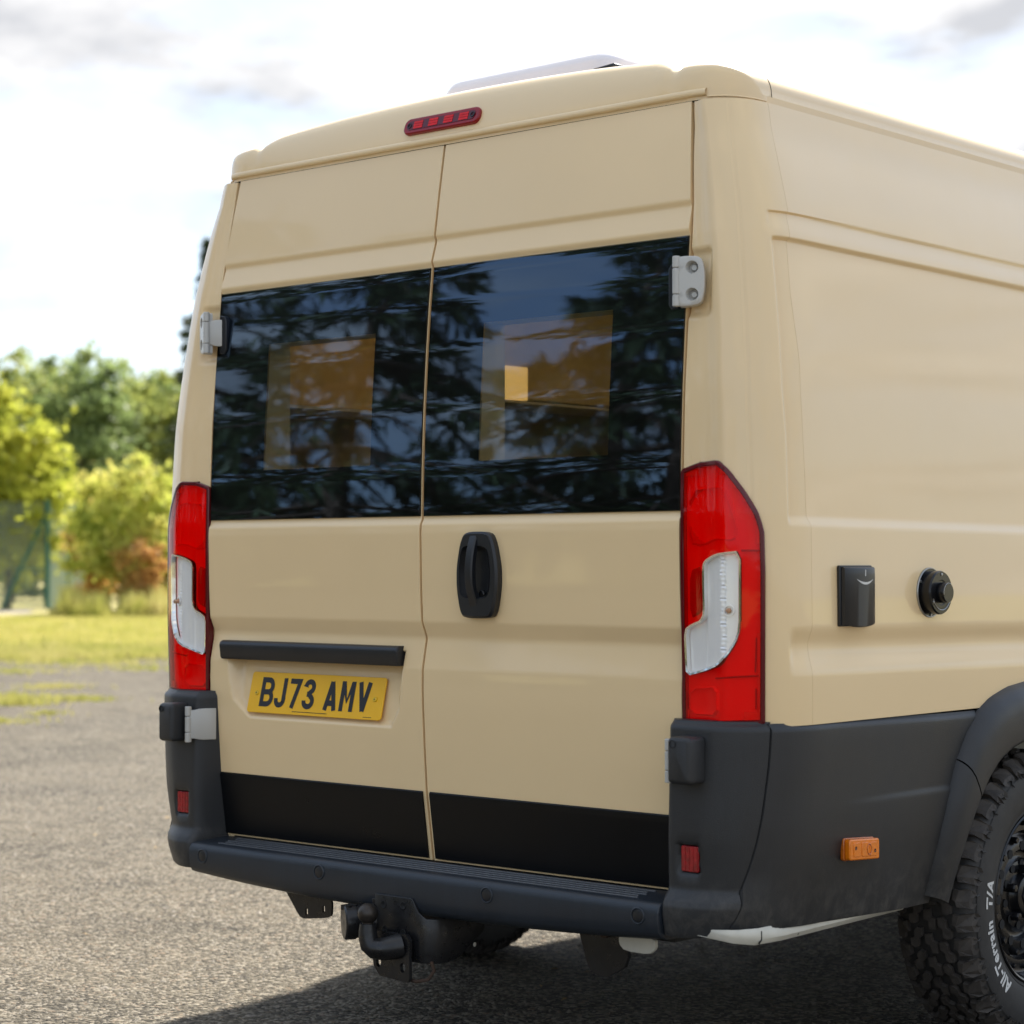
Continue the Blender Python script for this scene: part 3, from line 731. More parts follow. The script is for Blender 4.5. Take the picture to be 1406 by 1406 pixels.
def rear_door(sx):
    d = empty('rear_door', (sx * .79, .05, .5), van)
    d['label'] = 'left rear door with number plate' if sx < 0 else 'right rear door with black pull handle'
    xs = seq((.0035, 3), (.012, 8), (.06, 10), (.115, 12), (AP[0], 24), (AP[1], 8), (.63, 22), (.74, 5), .775) if sx < 0 else seq((.0035, 3), (.012, 8), (.1, 6), (AP[0], 14), (AP[1], 8), (.77, 1), .775)
    zs = zlines(.4895, 2.2672, .035, extra=(AP[2], AP[3], .81, .83, .845, .86, .98, 1.0) if sx < 0 else (AP[2], AP[3]))
    if sx < 0: zs = sorted(set(zs + [round(.806 + .004 * k, 4) for k in range(8)] + [round(.97 + .004 * k, 4) for k in range(10)]))
    P = []
    for z in zs:
        e = xd(z) - .003; row = []
        for x in xs + [None, None]:
            row.append(x)
        row = [x for x in xs if x < e - .008] ; row = row + [e - .006] * (len(xs) - len(row)) + [e - .003, e]
        P.append([(sx * x, R(z) + (plate_recess(sx * x, z) if sx < 0 else 0), z) for x in row])
    def skip(i, j):
        zc = (zs[i] + zs[i + 1]) / 2; xc = abs(P[i][j][0] + P[i][j + 1][0]) / 2
        return AP[0] - .001 < xc < AP[1] + .001 and AP[2] < zc < AP[3]
    mb = MB(); mb.grid(P, flip=sx < 0, skip=skip)
    nz, nx = len(P), len(P[0])
    rim = [P[0][j] for j in range(nx)] + [P[i][nx - 1] for i in range(1, nz)] + [P[nz - 1][j] for j in range(nx - 2, -1, -1)] + [P[i][0] for i in range(nz - 2, 0, -1)]
    mb.grid([rim, [(p[0], p[1] + .028, p[2]) for p in rim]], close_u=True)
    mb.build('door_skin', 'paint', d, angle=50, recalc=True)
    # tinted pane over the upper half, black frit behind it, reveal through the door
    gx = seq((.0065, 20), xd(1.6) - .005); gz = seq((1.3375, 40), 1.9545)
    GP = [[(sx * x, R(min(max(z, 1.345), 1.946)) - .0045, z) for x in gx] for z in gz]
    m = MB(); m.grid(GP, flip=sx < 0)
    m.build('window_pane', 'glass', d, recalc=False)
    m = MB()
    rim = [GP[0][j] for j in range(len(gx))] + [GP[i][-1] for i in range(1, len(gz))] + [GP[-1][j] for j in range(len(gx) - 2, -1, -1)] + [GP[i][0] for i in range(len(gz) - 2, 0, -1)]
    m.grid([rim, [(p[0], p[1] + .0045, p[2]) for p in rim]], close_u=True)
    m.build('pane_edge', 'frit', d)
    fx = seq((.008, 4), (AP[0], 8), (AP[1], 4), xd(1.6) - .007); fz = seq((1.339, 8), (AP[2], 10), (AP[3], 8), 1.953)
    m = MB()
    FP = [[(sx * x, R(min(max(z, 1.345), 1.946)) - .0025, z) for x in fx] for z in fz]
    m.grid(FP, flip=sx < 0, skip=lambda i, j: 4 <= j < 12 and 8 <= i < 18)
    m.build('window_frit', 'frit', d)
    m = MB(); x0, x1, z0, z1 = AP
    loop = [(x0, z0), (x1, z0), (x1, z1), (x0, z1)]
    m.grid([[(sx * a, R(b) + .001, b) for a, b in loop], [(sx * a, .115, b) for a, b in loop]], close_u=True)
    m.build('window_reveal', 'reveal', d, smooth=False)
    # black lower panel, 4 mm proud
    pz = [.4935, .495, .52, .56, .60, .64, .654, .6575, .6605]
    px = seq((.0125, 12), .765)
    def off(z): return interp(z, [.4935, .495, .654, .6575, .6605], [.0, .005, .005, .004, .0])
    m = MB(); PP = [[(sx * x, R(z) - off(z) - .001, z) for x in px] for z in pz]
    m.grid(PP)
    rimc = [PP[i][0] for i in range(len(pz))]
    m.grid([rimc, [(p[0], R(p[2]) + .002, p[2]) for p in rimc]])
    m.build('lower_panel', 'black_panel', d, angle=30)
    return d
door_l = rear_door(-1); door_r = rear_door(1)

# jamb behind the door gaps
m = MB()
for x0, x1 in ((-.0345, .0345),):
    m.grid([[(x, R(z) + .021, z) for x in (x0, x1)] for z in zlines(.48, 2.28, .05)])
m.build('door_jamb', 'paint', van)
m = MB()
m.grid([[(x, R(z) + .019, z) for x in (-.03, .03)] for z in (2.19, 2.23, 2.285)])
for sx in (-1, 1):
    m.grid([[(sx * x, R(z) + .016, z) for x in (xd(z) - .03, xd(z) + .03)] for z in zlines(2.08, 2.285, .04)])
m.box((0, .115, 2.274), (1.54, .020, .020))
m.build('door_seal', 'seal', van, smooth=False)
for sx in (-1, 1):
    m = MB()
    m.grid([[(sx * x, SR(z) + .020, z) for x in (xd(z) - .03, xd(z) + .03)] for z in zlines(.48, 2.08, .06)]); m.build('door_jamb', 'paint', van)

# ---- rear pillars with the corner of the side panels
LIGHT = [(.0564, 1.4286), (.1055, 1.4427), (.1656, 1.4462), (.1917, 1.4224), (.2282, 1.3758), (.2552, 1.3318), (.2672, 1.2924), (.2692, 1.2006), (.2683, 1.0696), (.2643, .873), (.1652, .8690), (.0585, .8690), (.0565, 1.245)]
def light_outline(): # rounded, counter-clockwise
    p = LIGHT[::-1]
    out = []
    n = len(p)
    for i in range(n):
        a, b, c = Vector(p[i - 1]), Vector(p[i]), Vector(p[(i + 1) % n]); r = .006 if p[i][1] < .9 else .010
        la, lc = (a - b).length, (c - b).length
        p0 = b + (a - b) * min(r / la, .45); p2 = b + (c - b) * min(r / lc, .45)
        for t in (0, .33, .67, 1): out.append(tuple(p0 * (1 - t) ** 2 + b * (2 * t * (1 - t)) + p2 * t * t))
    return out
LOUT = light_outline()
LHOLE = offset_poly(LOUT, .012)
def vL(z): return interp(z, [1.0, 1.337, 1.4955, 1.7359, 1.94, 2.01, 2.27], [.324, .3193, .3105, .2834, .2545, .235, .20])
def vseam1(z): return interp(z, [1.3685, 1.4954, 1.6551, 1.817, 1.9815, 2.1506, 2.2757], [.2388, .2313, .2221, .2041, .1824, .1466, .1187])
def vseam2(z): return interp(z, [.88, 1.306, 1.6585, 1.8206, 2.0041, 2.265], [.3901, .3907, .3594, .3245, .3013, .229])
def vcrease(z): return interp(z, [1.4, 1.5606, 1.738, 1.9348, 2.1539, 2.2668], [.165, .163, .1503, .1269, .091, .0672])
def relief(v, y, z):
    """outward displacement of the side: window recess, swage lines"""
    zz = z + .0075 * max(0, y - .1)
    rec = S((v - vL(z)) / .012) * S((1.945 - zz) / .010) * S((zz - 1.300) / .026)
    d = -.012 * rec
    t = (2.0035 - zz)
    if t > 0 and t < .055: d -= .0065 * S(t / .004) * (1 - S(t / .055)) * S((v - .238) / .012)
    zc = z + .0125 * max(0, y - .1)
    if .96 < zc < 1.09:
        d -= .013 * (S((1.087 - zc) / .045) if zc > 1.040 else S((zc - .972) / .066)) * S((v - .318) / .022)
    if z > 2.2: d += .004 * S((z - 2.215) / .03)
    return d
def hinge_notch(v, z):
    return -.011 * S((v - .045) / .02) * S((.128 - v) / .022) * S((z - 1.762) / .02) * S((1.928 - z) / .02)
def cpt(v, z, off, sx=1):
    (x, y), (nx, ny) = corner(v, z)
    return (sx * (x + nx * off), y + ny * off, z)
ZS = zlines(.868, 2.2645, .03, extra=(1.30, 1.31, 1.32, 1.94, 1.945, 1.95, 1.995, 2.0, 2.003, .98, 1.01, 1.055, 1.08, 1.765, 1.78, 1.91, 1.925), fine=.004, span=.008)
def pillar(sx):
    P = []; VV = []
    for z in ZS:
        b = [xd(z) + .003 + .004 * S((z - 2.10) / .16) - .74, vcrease(z), vseam1(z), vL(z), vseam2(z) - .0004]
        vs = seq((b[0], 14), (b[1] - .006, 6), (b[1] + .008, 12), (b[2] - .003, 1), (b[2], 1), (b[2] + .003, 8), (max(b[3] - .004, b[2] + .012), 6), (max(b[3] + .016, b[2] + .03), 6), b[4])
        row = []
        for v in vs:
            (x, y), _n = corner(v, z)
            off = relief(v, y, z) + hinge_notch(v, z) - .0012 * max(0, 1 - abs(v - b[2]) / .0028)
            row.append(cpt(v, z, off, sx))
        P.append(row); VV.append(vs)
    def skip(i, j): return inpoly((VV[i][j] + VV[i + 1][j + 1]) / 2, (ZS[i] + ZS[i + 1]) / 2, LHOLE)
    mb = MB(); mb.grid(P, flip=sx < 0, skip=skip)
    e = [P[i][0] for i in range(len(P))]
    mb.grid([[(p[0], p[1] + .03, p[2]) for p in e], e], flip=sx < 0)
    e = [P[i][-1] for i in range(len(P))]
    mb.grid([e, [(p[0] - sx * .012, p[1], p[2]) for p in e]], flip=sx < 0)
    return mb.build('rear_pillar', 'paint', van, angle=50, recalc=False)
def side_panel(sx):
    P = []
    for z in ZS:
        v0 = vseam2(z) + .0004; (x0, y0), _n = corner(v0, z); row = []
        for y in [y0] + [y0 + (t - y0) * k for t, k in ((.30, .25), (.30, .6), (.30, 1))] + [.45, .7, 1.0, 1.4, 2.0, 2.8, 3.6, 4.3]:
            v = v0 + (y - y0); row.append(cpt(v, z, relief(v, y, z), sx))
        P.append(row)
    mb = MB(); mb.grid(P, flip=sx < 0)
    e = [P[i][0] for i in range(len(P))]
    mb.grid([[(p[0] - sx * .012, p[1], p[2]) for p in e], e], flip=sx < 0)
    return mb.build('side_panel', 'paint', van, angle=50, recalc=False)
for sx in (-1, 1):
    pillar(sx); side_panel(sx)

# ---- roof
ZG = 2.272
def yrear(x):
    ax = abs(x)
    return interp(ax, [0, .775, .80, .82, .84, .855, .866, .873, .876], [.096, .098, .103, .112, .127, .146, .172, .20, .235])
XE = .876
def hs(d): return interp(d, [0, .002, .006, .014, .03, .06, .2, .45, .9], [.0, .028, .044, .058, .072, .086, .110, .126, .134])
def hr(t, b):
    a = interp(t, [0, .002, .006, .012, .022, .04, .10, .30, .6], [0.018, .046, .066, .082, .094, .106, .122, .140, .15])
    c = interp(t, [0, .004, .015, .03, .045, .07, .12, .30, .6], [0.018, .040, .078, .112, .132, .149, .166, .188, .195])
    return a + (c - a) * b
def roof_z(x, y):
    t = max(0, y - yrear(x)); b = S((.71 - abs(x)) / .07)
    b2 = b * (1 - .55 * S((y - .55) / .4))
    cw = 1 - .80 * (abs(x) / .68) ** 2
    a = hs(XE - abs(x)) + .062 * b2 * max(0, cw) + .0005; c = hr(t, b * (.45 + .55 * max(0, cw))) + .0005
    dip = .012 * math.exp(-((abs(x) - .708) / .015) ** 2) * (1 - S((y - .35) / .3))
    p = 5
    return ZG + max(.014, (a ** -p + c ** -p) ** (-1 / p) - dip)
xs = [0, .1, .2, .3, .4, .48, .55, .6, .63, .645, .66, .675, .69, .70, .715, .73, .75, .77, .79, .805, .82, .835, .845, .853, .860, .865, .869, .8715, .8735, .875, XE]
xs = [-x for x in xs[:0:-1]] + xs
ts = [0, .0015, .004, .008, .014, .022, .03, .045, .06, .08, .1, .125, .15, .19, .25, .33, .45, .6, .8, 1.1, 1.6, 2.2, 2.8, 3.3]
P = [[(x, yrear(x) + t, roof_z(x, yrear(x) + t)) for x in xs] for t in ts]
mb = MB(); mb.grid(P)
edge = [P[i][0] for i in range(len(P) - 1, 0, -1)] + P[0] + [P[i][-1] for i in range(1, len(P))]
mb.grid([[(p[0], p[1], ZG - .004) for p in edge], edge])
roof = mb.build('roof', 'paint', van, angle=60)
# drip rail over the doors and along the sides
def railpath(off, z):
    o = []
    for k in range(-40, 41):
        x = .80 * k / 40; o.append((x, yrear(x) - off, z))
    return o
m = MB()
prof = [(0.000, 2.2755), (.0065, 2.2765), (.0085, 2.281), (.0080, 2.288), (.0050, 2.292), (-.004, 2.2935)]
m.grid([[(x, yrear(x) - a, z + .00) for a, z in prof] for x in [.805 * k / 40 for k in range(-40, 41)]])
m.build('drip_rail', 'paint', roof, angle=60)
for sx in (-1, 1):
    m = MB()
    pth = [(sx * (XE - .006), yrear(XE) + t, ZG - .0055) for t in (0, .4, 1, 2, 3.3)]
    m.tube(pth, .0045, 6)
    arc = [(sx * x, yrear(x) - .001, ZG + .0015) for x in [.806, .815, .825, .835, .845, .853, .86, .866, .870, .873, .875, .876]]
    m.tube(arc, .0022, 6)
    m.build('roof_seam', 'paint', roof)
for sx in (-1, 1):      # joint between the rear roof cap and the long roof skin
    m = MB()
    pts = [(sx * x, .258 + .045 * S((.876 - x) / .08), roof_z(x, .258 + .045 * S((.876 - x) / .08)) + .0002) for x in (.876, .8755, .875, .8735, .8715, .869, .865, .86, .85, .83, .81)]
    m.tube(pts, .0011, 5); m.build('roof_joint', 'seal', roof)

# ---- third brake light
bl = empty('brake_light', (0, .11, 2.33), van)
def bl_pt(a, c, t):  # a along x, c up the sloping header, t outwards
    y0, z0 = .1045, 2.328; th = rad(20)
    return (a - .012, y0 + c * math.sin(th) - t * math.cos(th), z0 + c * math.cos(th) + t * math.sin(th))
m = MB(); m.prism(rrect(-.130, .130, -.0225, .0225, .019), bl_pt, -.03, .008); m.build('lens_rim', 'brake_rim', bl, bevel=.003, angle=40)
m = MB(); m.prism(rrect(-.117, .117, -.0125, .0125, .011), bl_pt, .0, .0092); m.build('lens_base', 'red_rim', bl, angle=40)
for k in range(4):
    m = MB(); x = -.078 + .052 * k
    for q in range(3):
        m.prism(rrect(x - .0155, x + .0155, -.0105 + .0073 * q, -.0043 + .0073 * q, .001, 2), bl_pt, .0, .0102)
    m.build('brake_cell', 'red_bright', bl, angle=40)
for s in (-1, 1):
    m = MB()
    c = Vector(bl_pt(s * .108, 0, .0092)); ax = Vector(bl_pt(s * .108, 0, .02)) - c
    m.lathe([(.0075, 0), (.0075, .0016), (.005, .0016), (.0045, -.002)], c, ax, 16); m.lathe([(.0048, -.001), (0.0001, .001)], c, ax, 12)
    m.build('screw', 'gloss_black', bl)

# ---- roof vent behind the header
rv = empty('roof_vent', (.02, .68, 2.42), van)
m = MB()
vx0, vx1, vy0, vy1, vz = -.355, .260, .44, 0.96, 2.474
rows = []
for k, (ins, h) in enumerate([(0, 0), (.004, .034), (.014, .052), (.05, .072), (.12, .083), (.22, .086)]):
    rows.append([(a, b, vz + h) for a, b in rrect(vx0 + ins, vx1 - ins, vy0 + ins, vy1 - ins, max(.02, .06 - ins * .2), 6)])
b0 = m.grid(rows, close_u=True); n = len(rows[0]); m.f.append(tuple(b0 + 5 * n + i for i in range(n)))
m.build('vent_dome', 'vent', rv)
m = MB(); m.prism(rrect(vx0 + .02, vx1 - .02, vy0 + .02, vy1 - .02, .05, 5), lambda a, b, t: (a, b, t), 2.40, vz + .004); m.build('vent_frame', 'trim', rv)
m = MB(); m.box((.285, .40, 2.466), (.070, .05, .012), Matrix.Rotation(rad(-4), 3, 'Y')); m.box((.285, .40, 2.446), (.04, .04, .04)); m.build('vent_latch', 'trim', rv, bevel=.004)

# ---- tail lights
CLEAR = [(.1247, 1.227), (.150, 1.238), (.1749, 1.2445), (.2176, 1.2488), (.2170, 1.16), (.2164, 1.0781), (.2051, 1.0474), (.190, 1.025), (.1676, .9985), (.120, .984), (.0706, .972), (.0680, 1.02), (.0662, 1.0753), (.088, 1.088), (.1114, 1.0962), (.1202, 1.1118), (.1190, 1.16), (.1185, 1.2137)]
CLEAR = smoothpoly(CLEAR[::-1], 1, .22)
def tail_light(sx):
    t = empty('tail_light', (sx * .9, .02, .87), van)
    t['label'] = 'left tail light' if sx < 0 else 'right tail light'
    def at(off): return lambda v, z: cpt(v, z, off, sx)
    inner = offset_poly(LOUT, .009)
    # rim: raised band round the outline
    m = MB(); bands = []
    for ins, off in ((-.0005, -.012), (-.0005, .006), (.002, .009), (.0085, .009), (.0095, .0078)):
        bands.append([cpt(v, z, off, sx) for v, z in offset_poly(LOUT, ins)])
    m.grid(bands, close_u=True, flip=sx < 0); m.build('lens_rim', 'red_rim', t, recalc=True)
    m = MB(); cdt_patch(m, inner, [CLEAR], at(.0078), .012, flip=sx < 0); m.build('red_lens', 'lens_red', t, recalc=False)
    m = MB(); cdt_patch(m, CLEAR, [], at(.0078), .012, flip=sx < 0); m.build('clear_lens', 'lens_clear', t, recalc=False)
    # bright trim round the clear insert
    ci = offset_poly(CLEAR, .0045)
    m = MB(); m.grid([[cpt(v, z, .0082, sx) for v, z in CLEAR], [cpt(v, z, .0072, sx) for v, z in ci], [cpt(v, z, -.004, sx) for v, z in offset_poly(CLEAR, .006)]], close_u=True)
    m.build('chrome_trim', 'chrome', t)
    # housing behind the lens
    m = MB(); cdt_patch(m, offset_poly(LOUT, .010), [CLEAR], at(-.006), .012); m.build('lamp_housing', 'red_in', t)
    m = MB(); bands = [[cpt(v, z, o, sx) for v, z in offset_poly(LOUT, .010)] for o in (.006, -.007)]
    m.grid(bands, close_u=True); m.build('housing_wall', 'red_in_dark', t)
    # upper lamp bowl and step marks
    m = MB()
    def poly_raise(pts, o0, o1, it=1, f=.2):
        p = smoothpoly(pts, it, f)
        m.grid([[cpt(v, z, o0, sx) for v, z in p], [cpt(v, z, o1, sx) for v, z in offset_poly(p, .004)]], close_u=True)
        return offset_poly(p, .004)
    up = poly_raise([(.074, 1.385), (.074, 1.262), (.112, 1.258), (.150, 1.272), (.205, 1.268), (.212, 1.30), (.19, 1.37), (.17, 1.392)][::1], -.0055, .000)
    m.build('lamp_bowl', 'red_in', t)
    m = MB(); cdt_patch(m, up, [], lambda v, z: cpt(v, z, -.003 - .030 * max(0, 1 - ((v - .15) / .08) ** 2 - ((z - 1.325) / .07) ** 2), sx), .010); m.build('lamp_bowl', 'red_in_mid', t)
    m = MB(); poly_raise([(.0745, 1.205), (.0745, 1.098), (.108, 1.113), (.110, 1.135), (.1075, 1.216)], -.0055, .001)
    m.f.append(tuple(range(len(m.v) // 2, len(m.v)))); m.build('lamp_reflector', 'red_in_dark', t)
    for (a0, a1, c0, c1) in ((.072, .158, .886, .955),):
        m = MB(); poly_raise([(a0, c0), (a1, c0), (a1, c1), (a0, c1 - .008)], -.0055, .001); m.build('lamp_bowl', 'red_in', t)
        m = MB()
        cdt_patch(m, [(a0 + .003, c0 + .003), (a1 - .003, c0 + .003), (a1 - .003, c1 - .003), (a0 + .003, c1 - .011)], [], lambda v, z: cpt(v, z, -.003 - .03 * max(0, 1 - ((v - .115) / .045) ** 2), sx), .007)
        m.build('lamp_reflector', 'red_in_mid', t)
    # dividing lines between the chambers
    for pts in ([(.2176, 1.2488), (.236, 1.2488), (.2555, 1.2487)], [(.150, .9700), (.20, .9745), (.2535, .9779)], [(.246, .985), (.249, 1.04), (.2495, 1.06)], [(.2465, .905), (.2470, .95)]):
        q = [cpt(v, z, -.001, sx) for v, z in pts]
        m = MB(); m.tube(q, .0022 if pts[0][0] < .22 else .0016, 6); m.build('divider', 'red_in_dark', t)
    # white reflector behind the clear lens with fine vertical ribs
    m = MB()
    rib = offset_poly(CLEAR, .006)
    cdt_patch(m, rib, [], lambda v, z: cpt(v, z, -.002 - .005 * S((v - .165) / .012) + (.0010 * math.sin(z * 900) if .166 < v < .180 else 0) - .003 * S((.125 - v) / .006), sx), .004)
    m.build('clear_reflector', 'white_in', t)
    m = MB(); c0 = Vector(cpt(.188, 1.118, -.006, sx)); (cx, cy), (nx, ny) = corner(.188, 1.118)
    m.lathe([(.001, .010), (.004, .009), (.006, .005), (.006, 0)], c0, (sx * nx, ny, 0), 14); m.build('bulb', 'bulb', t)
    m = MB(); c0 = Vector(cpt(.188, 1.118, -.0075, sx)); m.lathe([(.013, .001), (.013, .004), (.010, .004), (.009, .002)], c0, (sx * nx, ny, 0), 18); m.build('bulb_seat', 'white_in', t)
    return t
tail_light(-1); tail_light(1)

# ---- dark corner cladding, side cladding
def csec(z):
    w = Wd(z) + .004
    a = interp(z, [.37, .41, .455, .475, .489, .51, .62, .86, .885], [-.030, -.050, -.058, -.058, -.052, -.034, -.036, -.028, -.024])
    wl_ = min(w, 1.046)
    pts = [(.764, R(z) + .006), (.785, a + .016), (.797, a + .002), (.806, a)]
    pts += [(wl_ - .150, a), (wl_ - .118, a + .010), (wl_ - .085, a + .026), (wl_ - .055, a + .048), (wl_ - .028, a + .080), (wl_ - .010, a + .125), (wl_, a + .19), (wl_, a + 2.0)]
    for it in range(2):
        q = [pts[0]]
        for p0, p1 in zip(pts[:-1], pts[1:]):
            L = math.hypot(p1[0] - p0[0], p1[1] - p0[1]); f = .25 if L < .5 else .01
            q.append((p0[0] + (p1[0] - p0[0]) * f, p0[1] + (p1[1] - p0[1]) * f)); q.append((p0[0] + (p1[0] - p0[0]) * (1 - f if L > .5 else .75), p0[1] + (p1[1] - p0[1]) * (1 - f if L > .5 else .75)))
        q.append(pts[-1]); pts = q
    return pts
def polyat(pts, s):
    for p0, p1 in zip(pts[:-1], pts[1:]):
        L = math.hypot(p1[0] - p0[0], p1[1] - p0[1])
        if s <= L: f = s / L; return (p0[0] + f * (p1[0] - p0[0]), p0[1] + f * (p1[1] - p0[1]))
        s -= L
    return pts[-1]
def s_of_y(pts, y):
    """arc length at which the outer (side) branch reaches y"""
    s = 0
    for p0, p1 in zip(pts[:-1], pts[1:]):
        L = math.hypot(p1[0] - p0[0], p1[1] - p0[1])
        if p1[0] > .9 and p0[1] <= y <= p1[1] and p1[1] > p0[1]: return s + L * (y - p0[1]) / (p1[1] - p0[1])
        s += L
    return s
CZ = seq((.405, 3), (.43, 5), (.470, 5), (.489, 5), (.52, 6), (.70, 5), (.855, 2), (.866, 2), (.873, 1), (.8765, 1), .878)
def yseam(z): return interp(z, [.395, .437, .482, .575, .683, .776, .88], [-.004, .002, .013, .026, .037, .044, .047])
REF = (.827, .874, .550, .606)
def corner_clad(sx):
    t = empty('corner_cladding', (sx * .9, 0, .4), van)
    P = []
    zc = sorted(set(CZ + [REF[2] - .012, REF[2] - .003, REF[2], REF[3], REF[3] + .003, REF[3] + .012]))
    for z in zc:
        pts = csec(min(z, .872)); se = s_of_y(pts, yseam(z)) - .002
        k = S((z - .862) / .016) * .012
        base = seq((0, 5), (.03, 4), (.06, 3), (.072, 2), (.078, 8), (.126, 2), (.132, 22), se)
        row = []
        for s in base:
            x, y = polyat(pts, s)
            if k: x = x - k * .6 * (1 if x > .9 else 0); y = y + k
            # pocket of the small reflector
            ax = x
            if REF[0] - .010 < x < REF[1] + .008 and y < .02:
                m_ = min(x - (REF[0] - .006), REF[1] + .004 - x, z - (REF[2] - .006), REF[3] + .006 - z)
                y += .012 * S(m_ / .006)
            row.append((sx * x, y, max(z, .408 + .022 * S((x - .86) / .12))))
        P.append(row)
    mb = MB(); mb.grid(P, flip=sx < 0)
    top = P[-1]; mb.grid([top, [(p[0] - sx * (.02 if abs(p[0]) > .9 else 0), p[1] + .05, p[2] + .001) for p in top]], flip=sx < 0)
    bot = P[0]; mb.grid([[(p[0] * .97, p[1] + .05, p[2] - .004) for p in bot], bot], flip=sx < 0)
    e = [r[-1] for r in P]; mb.grid([e, [(p[0] - sx * .015, p[1], p[2]) for p in e]], flip=sx < 0)
    mb.build('cladding_shell', 'clad', t, angle=45, recalc=False)
    # reflector lens
    m = MB(); yy = polyat(csec(.58), .10)[1]
    m.prism(rrect(REF[0], REF[1], REF[2], REF[3], .004, 3), lambda a, c, q: (sx * a, yy + q, c), .006, .014)
    m.build('reflector', 'red_solid', t, bevel=.0015)
    m = MB()
    for i in range(4):
        for j in range(5):
            m.box((sx * (REF[0] + .0075 + .0108 * i), yy + .0056, REF[2] + .008 + .0105 * j), (.0085, .0012, .0082))
    m.build('reflector_cell', 'red_solid', t)
    # moulded hinge cover box
    m = MB(); b = []
    c = Vector((sx * .861, -.030, .795))
    hx, hz = .031, .051
    rows = []
    for q, (ins, yy2) in enumerate(((0, 0), (0, -.045), (.003, -.052), (.009, -.0555))):
        rows.append([(c.x + sx * (a), c.y + yy2 + .22 * max(0, a) * (1 if q else 0) * .35, c.z + b_) for a, b_ in rrect(-hx + ins, hx - ins, -hz + ins, hz - ins, max(.003, .010 - ins * .5), 4)])
    b0 = m.grid(rows, close_u=True); n = len(rows[0]); m.f.append(tuple(b0 + 3 * n + i for i in range(n)))
    m.build('hinge_cover', 'clad', t, angle=40)
    m = MB(); m.lathe([(.0085, .0012), (.0075, .0012), (.0065, -.004), (.0002, -.006)], (c.x - .014, c.y - .0552, c.z + .036), (0, -1, 0), 16); m.build('cover_hole', 'dark', t)
corner_clad(-1); corner_clad(1)

ARCH_O = [(.648, .398), (.722, .426), (.726, .50), (.735, .575), (.752, .66), (.782, .745), (.826, .815), (.878, .862), (.940, .893), (1.025, .915), (1.12, .925), (1.21, .927)]
ARCH_O = ARCH_O[1:]
ARCH_I = [(.800, .400), (.803, .45), (.812, .51), (.829, .575), (.857, .638), (.895, .692), (.945, .735), (1.0, .760), (1.065, .775), (1.13, .782), (1.21, .784)]
WC = (1.21, .372)
def arch_curve(c, n):
    full = c + [(2 * WC[0] - y, z) for y, z in c[-2::-1]]
    L = [0]
    for a, b in zip(full[:-1], full[1:]): L.append(L[-1] + math.hypot(b[0] - a[0], b[1] - a[1]))
    return [(interp(L[-1] * k / n, L, [p[0] for p in full]), interp(L[-1] * k / n, L, [p[1] for p in full])) for k in range(n + 1)]
def yarch(z): return interp(z, [p[1] for p in ARCH_O[:9]], [p[0] for p in ARCH_O[:9]])
def side_clad(sx):
    P = []
    for z in seq((.405, 4), (.45, 6), (.66, 4), (.683, 4), (.70, 6), (.85, 3), (.866, 2), (.872, 1), .8745):
        pts = csec(min(z, .866)); s0 = s_of_y(pts, yseam(z)) + .002; ye = yarch(min(z, .862)) + .03; s1 = s_of_y(pts, ye); row = []
        for k in range(26):
            x, y = polyat(pts, s0 + (s1 - s0) * k / 25)
            # soft swage above the marker lamp, fading towards the rear
            d = .004 * S((.692 - z) / .014) * S((y - .25) / .35) + .0015
            d -= S((z - .860) / .0145) * .009
            row.append((sx * (x + d), y, max(z, interp(y, [.0, .2, .65], [.430, .418, .404])) - .012 * S((y - .0) / .9) * S((z - .8) / .07)))
        P.append(row)
    mb = MB(); mb.grid(P, flip=sx < 0)
    bot = P[0]; mb.grid([[(p[0] - sx * .03, p[1], p[2] - .002) for p in bot], bot], flip=sx < 0)
    e = [r[0] for r in P]; mb.grid([[(p[0] - sx * .015, p[1], p[2]) for p in e], e], flip=sx < 0)
    mb.build('side_cladding', 'clad', van, angle=45, recalc=False)
def wheel_arch(sx, y0):
    N = 64; O = arch_curve(ARCH_O, N); I = arch_curve(ARCH_I, N)
    fs = [(0, 0.0), (.03, .012), (.08, .022), (.16, .032), (.28, .040), (.45, .044), (.70, .044), (.92, .042), (.97, .040), (1.0, .034), (1.0, .0), (1.0, -.06)]
    split = 13
    for piece, (i0, i1) in enumerate(((0, split), (split, N - split), (N - split, N))):
        P = []
        for i in range(i0, i1 + 1):
            eps = (.0022 if (i == i0 and piece > 0) else 0) - (.0022 if (i == i1 and piece < 2) else 0)
            row = []
            for f, off in fs:
                a, b = O[i], I[i]; y = a[0] + (b[0] - a[0]) * f + eps * .7; z = a[1] + (b[1] - a[1]) * f + eps * .7
                row.append((sx * (Wd(max(z, .4)) + off - .002), y + y0, z))
            P.append(row)
        mb = MB(); mb.grid(P)
        mb.build('wheel_arch', 'clad', van, angle=50)
    m = MB(); L = []
    for i in range(N + 1):
        y, z = I[i]; L.append([(sx * .99, y + y0, z + .015), (sx * .66, y + y0, z + .03)])
    m.grid(L); m.grid([[(sx * .66, I[i][0] + y0, I[i][1] + .03) for i in range(N + 1)], [(sx * .66, I[i][0] + y0, .33) for i in range(N + 1)]])
    m.build('arch_liner', 'dark', van)
for sx in (-1, 1):
    side_clad(sx)
    wheel_arch(sx, 0); wheel_arch(sx, 2.9)
